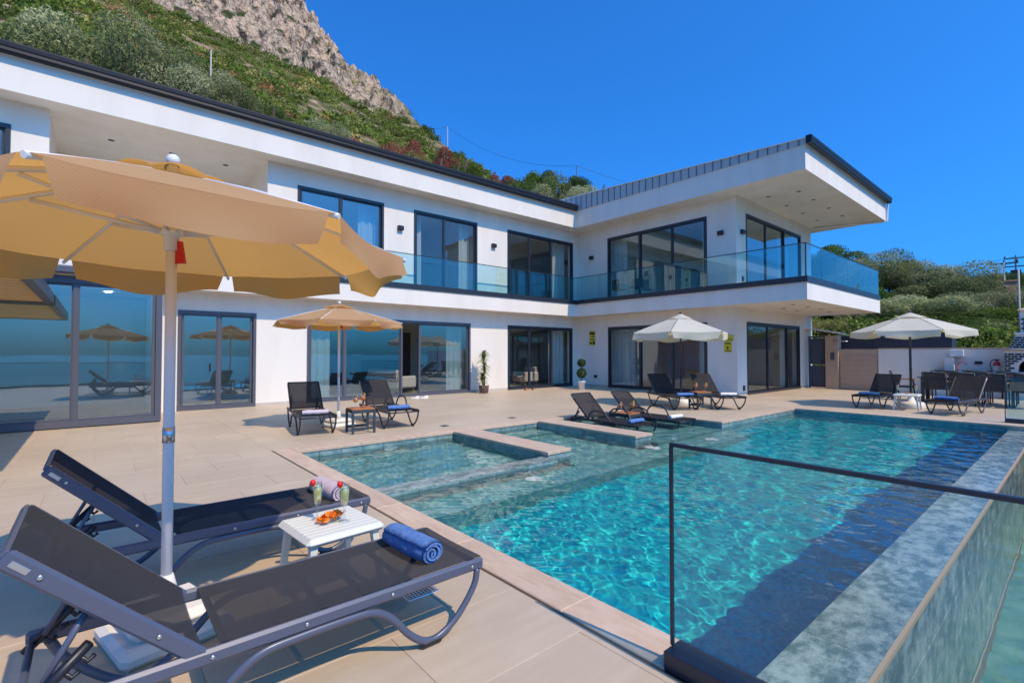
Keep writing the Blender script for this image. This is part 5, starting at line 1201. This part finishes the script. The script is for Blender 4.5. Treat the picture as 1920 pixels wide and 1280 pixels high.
def tree(kind, px, ytop, r, w, label, group, sink=.0):
    """plant standing on the slope at the bearing of pixel px, r metres off; its top reaches image row ytop, w metres wide"""
    az = bearing(px); x, y, zg, _ = terrain(np.array([az]), np.array([float(r)])); x, y, zg = float(x[0]), float(y[0]), float(zg[0])
    depth = r * math.cos(rad(az - 49.67)); ztop = 1.5 + (661 - ytop) / 916.3 * depth
    h = max(1.2, ztop - zg); k = _tn[0]; _tn[0] += 1
    t = empty(NM[kind], (x, y, zg - sink), k * 2.4, label=label, cat='tree' if kind in ('olive', 'dark') else 'shrub', group=group)
    m = kinds[kind][k % len(kinds[kind])]; ch = min(h * .92, w * 1.05); c = bpy.data.objects.new('crown', m); c.scale = (w / 2, w / 2, ch / 1.62); c.location = (0, 0, h - ch); link(c, parent=t)
    tr = bpy.data.objects.new('trunk', trunks[k % 3]); tr.scale = (max(1, h * .8),) * 2 + (max(.6, h - ch * .45),); link(tr, parent=t)
    return t
HL, HR = 'trees on the slope above the villa roof', 'trees on the slope behind the boundary wall'
for a in [('olive', 150, 22, 40, 9.5, 'tallest grey-green olive tree above the villa roof left of the pole'), ('olive', 265, 55, 36, 7.5, 'broad olive tree just above the roof in front of the tallest olive'), ('olive', 335, 110, 34, 5.0, 'small pale olive tree at the right of the big olives'), ('olive', 420, 132, 36, 4.6, 'lone rounded olive tree below the bare wooden pole'),
          ('lime', 60, 50, 46, 4.2, 'bright green shrub on the slope left of the big olives'), ('green', 20, 64, 44, 3.0, 'low green shrub at the roof edge left of the big olives'),
          ('red', 700, 230, 42, 7.0, 'large rust-red shrub above the roof gutter'), ('red', 755, 246, 43, 4.8, 'second rust-red shrub next to the large one'), ('yellow', 790, 272, 37, 3.6, 'yellow-green shrub right of the rust-red shrubs'), ('red', 850, 262, 46, 6.0, 'brown-red shrub at the foot of the skyline pole'), ('green', 880, 300, 36, 3.4, 'dark green bush above the gutter right of the yellow shrub'), ('red', 945, 308, 40, 3.4, 'small rust shrub on the skyline beside the dark bush'), ('dark', 985, 318, 38, 5.0, 'dark round bush on the skyline near the roof end'), ('green', 1010, 308, 52, 5.5, 'rounded green tree on the skyline left of the thin pole'), ('olive', 1045, 328, 36, 6.0, 'olive tree rising where the two roofs meet'), ('olive', 1100, 334, 37, 5.2, 'olive tree against the sky beside the metal roof edge'), ('dark', 1075, 318, 50, 4.0, 'dark tree under the thin skyline pole'),
          ('green', 560, 210, 40, 4.0, 'green bush above the gutter left of the rust-red shrubs'), ('yellow', 545, 215, 36, 3.0, 'straw coloured bush just above the gutter'), ('olive', 610, 226, 37, 3.4, 'grey bush above the gutter beside the straw coloured bush'), ('dark', 500, 175, 42, 4.4, 'dark green bush right of the lone rounded olive')]: tree(*a, HL)
for a in [('dark', 1555, 462, 70, 9.0, 'dark tree touching the balcony glass on the right slope'), ('olive', 1620, 480, 62, 8.5, 'wide olive tree on the skyline right of the balcony'), ('olive', 1672, 474, 66, 8.0, 'olive tree on the skyline with a thin bare top'), ('dark', 1728, 488, 64, 8.5, 'evergreen on the skyline between olive and palm tops'), ('olive', 1785, 492, 60, 8.5, 'olive tree below the small white house'), ('dark', 1870, 500, 96, 11, 'dark tree group beside the utility poles'), ('dark', 1915, 512, 80, 8, 'dark tree behind the chimney of the barbecue'),
          ('lime', 1755, 536, 50, 6.0, 'bright lime green bush in the middle of the right slope'), ('dark', 1605, 540, 42, 7.0, 'dark leafy tree close behind the balcony corner'), ('olive', 1690, 545, 40, 7.5, 'full olive tree straight above the far cream parasol'), ('green', 1640, 590, 35, 5.0, 'green bush behind the far parasol on its left'), ('dark', 1770, 575, 37, 6.5, 'dark leafy tree behind the far parasol on its right'), ('dark', 1815, 600, 33, 4.6, 'dark bush above the wall left of the chimney'), ('olive', 1850, 545, 46, 6.5, 'olive tree left of the chimney cap'), ('olive', 1868, 600, 34, 4.6, 'olive bush over the wall beside the barbecue'), ('dark', 1590, 595, 32, 3.6, 'dark round bush above the navy screen'), ('yellow', 1545, 590, 31, 3.0, 'yellow-orange bush beside the villa end'), ('green', 1905, 570, 40, 6, 'green tree right behind the barbecue chimney'), ('green', 1735, 640, 31, 3.4, 'low green hedge bush behind the navy screen end'), ('green', 1790, 632, 30, 3.4, 'low green hedge bush along the white wall'), ('green', 1840, 636, 30, 3.0, 'low green hedge bush by the extinguisher wall')]: tree(*a, HR)
# maquis scrub: thousands of bushes reading as one mass
def scrub():
    rg = np.random.RandomState(77); V = []; C = []
    base = np.array([(.045, .075, .018), (.06, .09, .024), (.085, .11, .035), (.034, .055, .016), (.10, .115, .05), (.13, .075, .045), (.16, .15, .07)]); pr = [.27, .24, .17, .14, .10, .04, .04]
    for lo, hi, rmin, rmax, n, k in ((36, 100, 30, 75, 1000, 300), (38, 100, 75, 236, 6000, 100), (-6, 24, 27, 60, 420, 420), (-6, 24, 60, 112, 800, 100), (57, 92, 232, 262, 300, 40)):
        az = rg.uniform(lo, hi, n); r = np.sqrt(rg.uniform(rmin ** 2, rmax ** 2, n)); r = np.minimum(np.maximum(r, r0_of(az) + 1.5), np.interp(az, AZ, RR) + (30 if rmin > 200 else -1))
        x, y, z, _ = terrain(az, r); dens = fbm(x / 14 + 9, y / 14 + 2)
        path = np.abs(np.interp(az, [60, 70, 80, 90], [.52, .47, .435, .40]) - (z - 1.5) / r)
        keep = (dens > (.40 if rmin < 200 else .5)) & ~((path < .012) & (rmax > 200) & (fbm(x / 25, y / 25) > .44)); x, y, z, r = x[keep], y[keep], z[keep], r[keep]; m = len(x)
        s = np.exp(rg.normal(0, .35, m)) * np.where(r < 80, .95, 1.25) * (1 if rmin < 200 else .9)
        ci = rg.choice(len(base), m, p=pr); tone = rg.uniform(.75, 1.25, (m, 1)); reg = (fbm(x / 22 + 50, y / 22) - .5)[:, None]
        col = base[ci] * np.array([3.0, 2.6, 2.1]) * tone * (1 + .7 * reg) + np.array([.05, .0, -.01]) * np.clip(reg * 2 - .1, 0, 1)
        q = rg.normal(size=(m, k, 3)); q /= np.linalg.norm(q, axis=2)[:, :, None]; q[:, :, 2] = np.abs(q[:, :, 2])
        lump = 1 + .35 * np.sin(q[:, :, :1] * 5 + x[:, None, None]) * np.sin(q[:, :, 1:2] * 5 + y[:, None, None])
        p = np.stack([x, y, z - .15], -1)[:, None, :] + q * (s[:, None, None] * rg.uniform(.7, 1.05, (m, k, 1)) * lump) * np.array([1.25, 1.25, .95])
        v, _ = leaf_quads(rg, p.reshape(-1, 3), q.reshape(-1, 3), .0, .6)
        sz_ = np.repeat(s, k)[:, None] * (.05 if k > 400 else .07 if k > 100 else .17)
        v, _ = leaf_quads(rg, p.reshape(-1, 3), q.reshape(-1, 3), sz_, .6)
        V.append(v); C.append(np.repeat(np.repeat(col, k, 0) * rg.uniform(.8, 1.2, (m * k, 1)), 4, 0))
    V = np.concatenate(V); C = np.clip(np.concatenate(C), .01, 1); return np_mesh('scrub', V, np.arange(len(V)).reshape(-1, 4), [leafm], False, col=C)
link(bpy.data.objects.new('scrub', scrub()), label='dense green maquis scrub covering the hillside', cat='scrub', kind='stuff')
# loose stones on the bank behind the navy screen
rg = random.Random(5)
rb_ = MB()
for i in range(160):
    az = bearing(rg.uniform(1530, 1665)); r = rg.uniform(27.6, 31.5); x, y, z, _ = terrain(np.array([az]), np.array([r])); s = rg.uniform(.09, .28)
    rb_.ball((float(x[0]), float(y[0]), float(z[0]) + s * .5 + rg.uniform(0, .35)), s, 6, 4, (1, 1.2, .8), .25, rg)
rb_.sm = [False] * len(rb_.sm); rb_.build('rubble', MAT['stone_rubble'], label='bank of loose brown stones behind the navy screen', cat='stones', kind='stuff')

# ------------------------------------------------------------------ poles, wires and far houses
def spot(px, r):
    az = bearing(px); x, y, z, _ = terrain(np.array([az]), np.array([float(r)])); return float(x[0]), float(y[0]), float(z[0])
def zrow(px, r, yrow): return 1.5 + (661 - yrow) / 916.3 * r * math.cos(rad(bearing(px) - 49.67))
UT = 'utility poles on the slopes'
def pole(px, r, ytop, arms, label, rr=.11, mat='concrete_pole', boxes=False):
    x, y, z = spot(px, r); h = zrow(px, r, ytop) - z
    t = empty('utility_pole', (x, y, z), rad(bearing(px) + 90), label=label, cat='pole', group=UT)
    MB().tube([(0, 0, -1), (0, 0, h)], [rr * 1.3, rr * .8], 8).build('shaft', MAT[mat], parent=t)
    for k in range(arms):
        zz = h - .15 - k * 1.1; MB().rbox(-1.1, 1.1, -.06, .06, zz - .07, zz + .07, .01).build('crossarm', MAT['steel_dark'], parent=t)
        for s in (-1, 0, 1): MB().lathe([(.05, 0), (.09, .06), (.05, .12), (.09, .18), (.03, .32)], 8, (s * 1.0, 0, zz + .07)).build('insulator', MAT['steel_dark'], parent=t)
    if boxes: MB().rbox(-.5, .5, -.4, .1, h - 2.9, h - 1.7, .05).build('transformer', MAT['steel_dark'], parent=t)
    return Vector((x, y, z + h))
pa = pole(388, 92, 88, 0, 'bare wooden pole on the green slope above the lone olive', .13)
pb = pole(838, 90, 234, 0, 'thin pole on the skyline above the brown-red shrub', .10); pc_ = pole(1082, 70, 308, 0, 'short thin pole on the skyline above the roof end', .07, 'steel_dark')
pd = pole(1886, 75, 491, 1, 'concrete utility pole with one crossarm right of the brown building', .10); pe = pole(1908, 92, 481, 2, 'utility pole with transformer and two crossarms', .10, 'steel_dark', True); pf = pole(1913, 34, 505, 0, 'slim grey lamp pole rising behind the barbecue chimney', .05)
def wire(a, b, sag, label):
    P = [a.lerp(b, i / 14) - Vector((0, 0, sag * 4 * (i / 14) * (1 - i / 14))) for i in range(15)]
    o = P[0].copy(); MB().tube([p - o for p in P], .022, 5).build('overhead_wire', MAT['steel_dark'], loc=o, label=label, cat='wire', group='overhead wires')
cl_ = Vector(spot(770, 222)) + Vector((0, 0, 6)); wire(cl_, pb, 3.5, 'thin wire sagging from the cliff foot to the skyline pole'); wire(pb, pc_, 2.2, 'thin wire sagging between the two skyline poles'); wire(pc_, pc_ + Vector((14, -6, -2.2)), .4, 'thin wire dropping from the short pole behind the metal roof')
wire(pd, pe, .6, 'wire between the two utility poles beside the brown building'); wire(pe, pe + Vector((10, 40, .5)), 1.2, 'wire running from the transformer pole over the right slope')
x, y, z = spot(1835, 98)
h1 = empty('hilltop_house', (x, y, zrow(1835, 98, 552)), rad(bearing(1835)), label='small white house on the skyline of the right slope', cat='house'); h1.scale = (.42,) * 3
MB().box(0, 5, -3, 3, -3, 2.4).build('wall', MAT['interior_white'], parent=h1); MB().rbox(-1, 5.6, -3.6, 3.6, 3.4, 3.8, .05).build('roof', MAT['render_white'], parent=h1)
for s in (-1, 0, 1): MB().box(-.6, -.4, s * 3 - .1, s * 3 + .1, -1, 3.4).build('column', MAT['render_white'], parent=h1)
MB().box(-.02, 0, -1.5, 1.5, .2, 2.0).build('window', MAT['anthracite'], parent=h1)
x, y, z = spot(1876, 66)
h2 = empty('block_shed', (x, y, zrow(1876, 66, 548)), rad(bearing(1876) + 24), label='reddish brown block building below the utility poles', cat='house')
MB().box(0, 3, -1.4, 1.4, -2, 1.0).build('wall', MAT['brick_house'], parent=h2); MB().rbox(-.1, 3.1, -1.5, 1.5, 1.0, 1.12, .02).build('roof', MAT['brick_house'], parent=h2); MB().box(-.012, 0, -.5, .2, -1.2, .5).build('doorway_shade', MAT['soot_and_shade'], parent=h2)  # black sheet on the wall stands for the shade inside the door opening
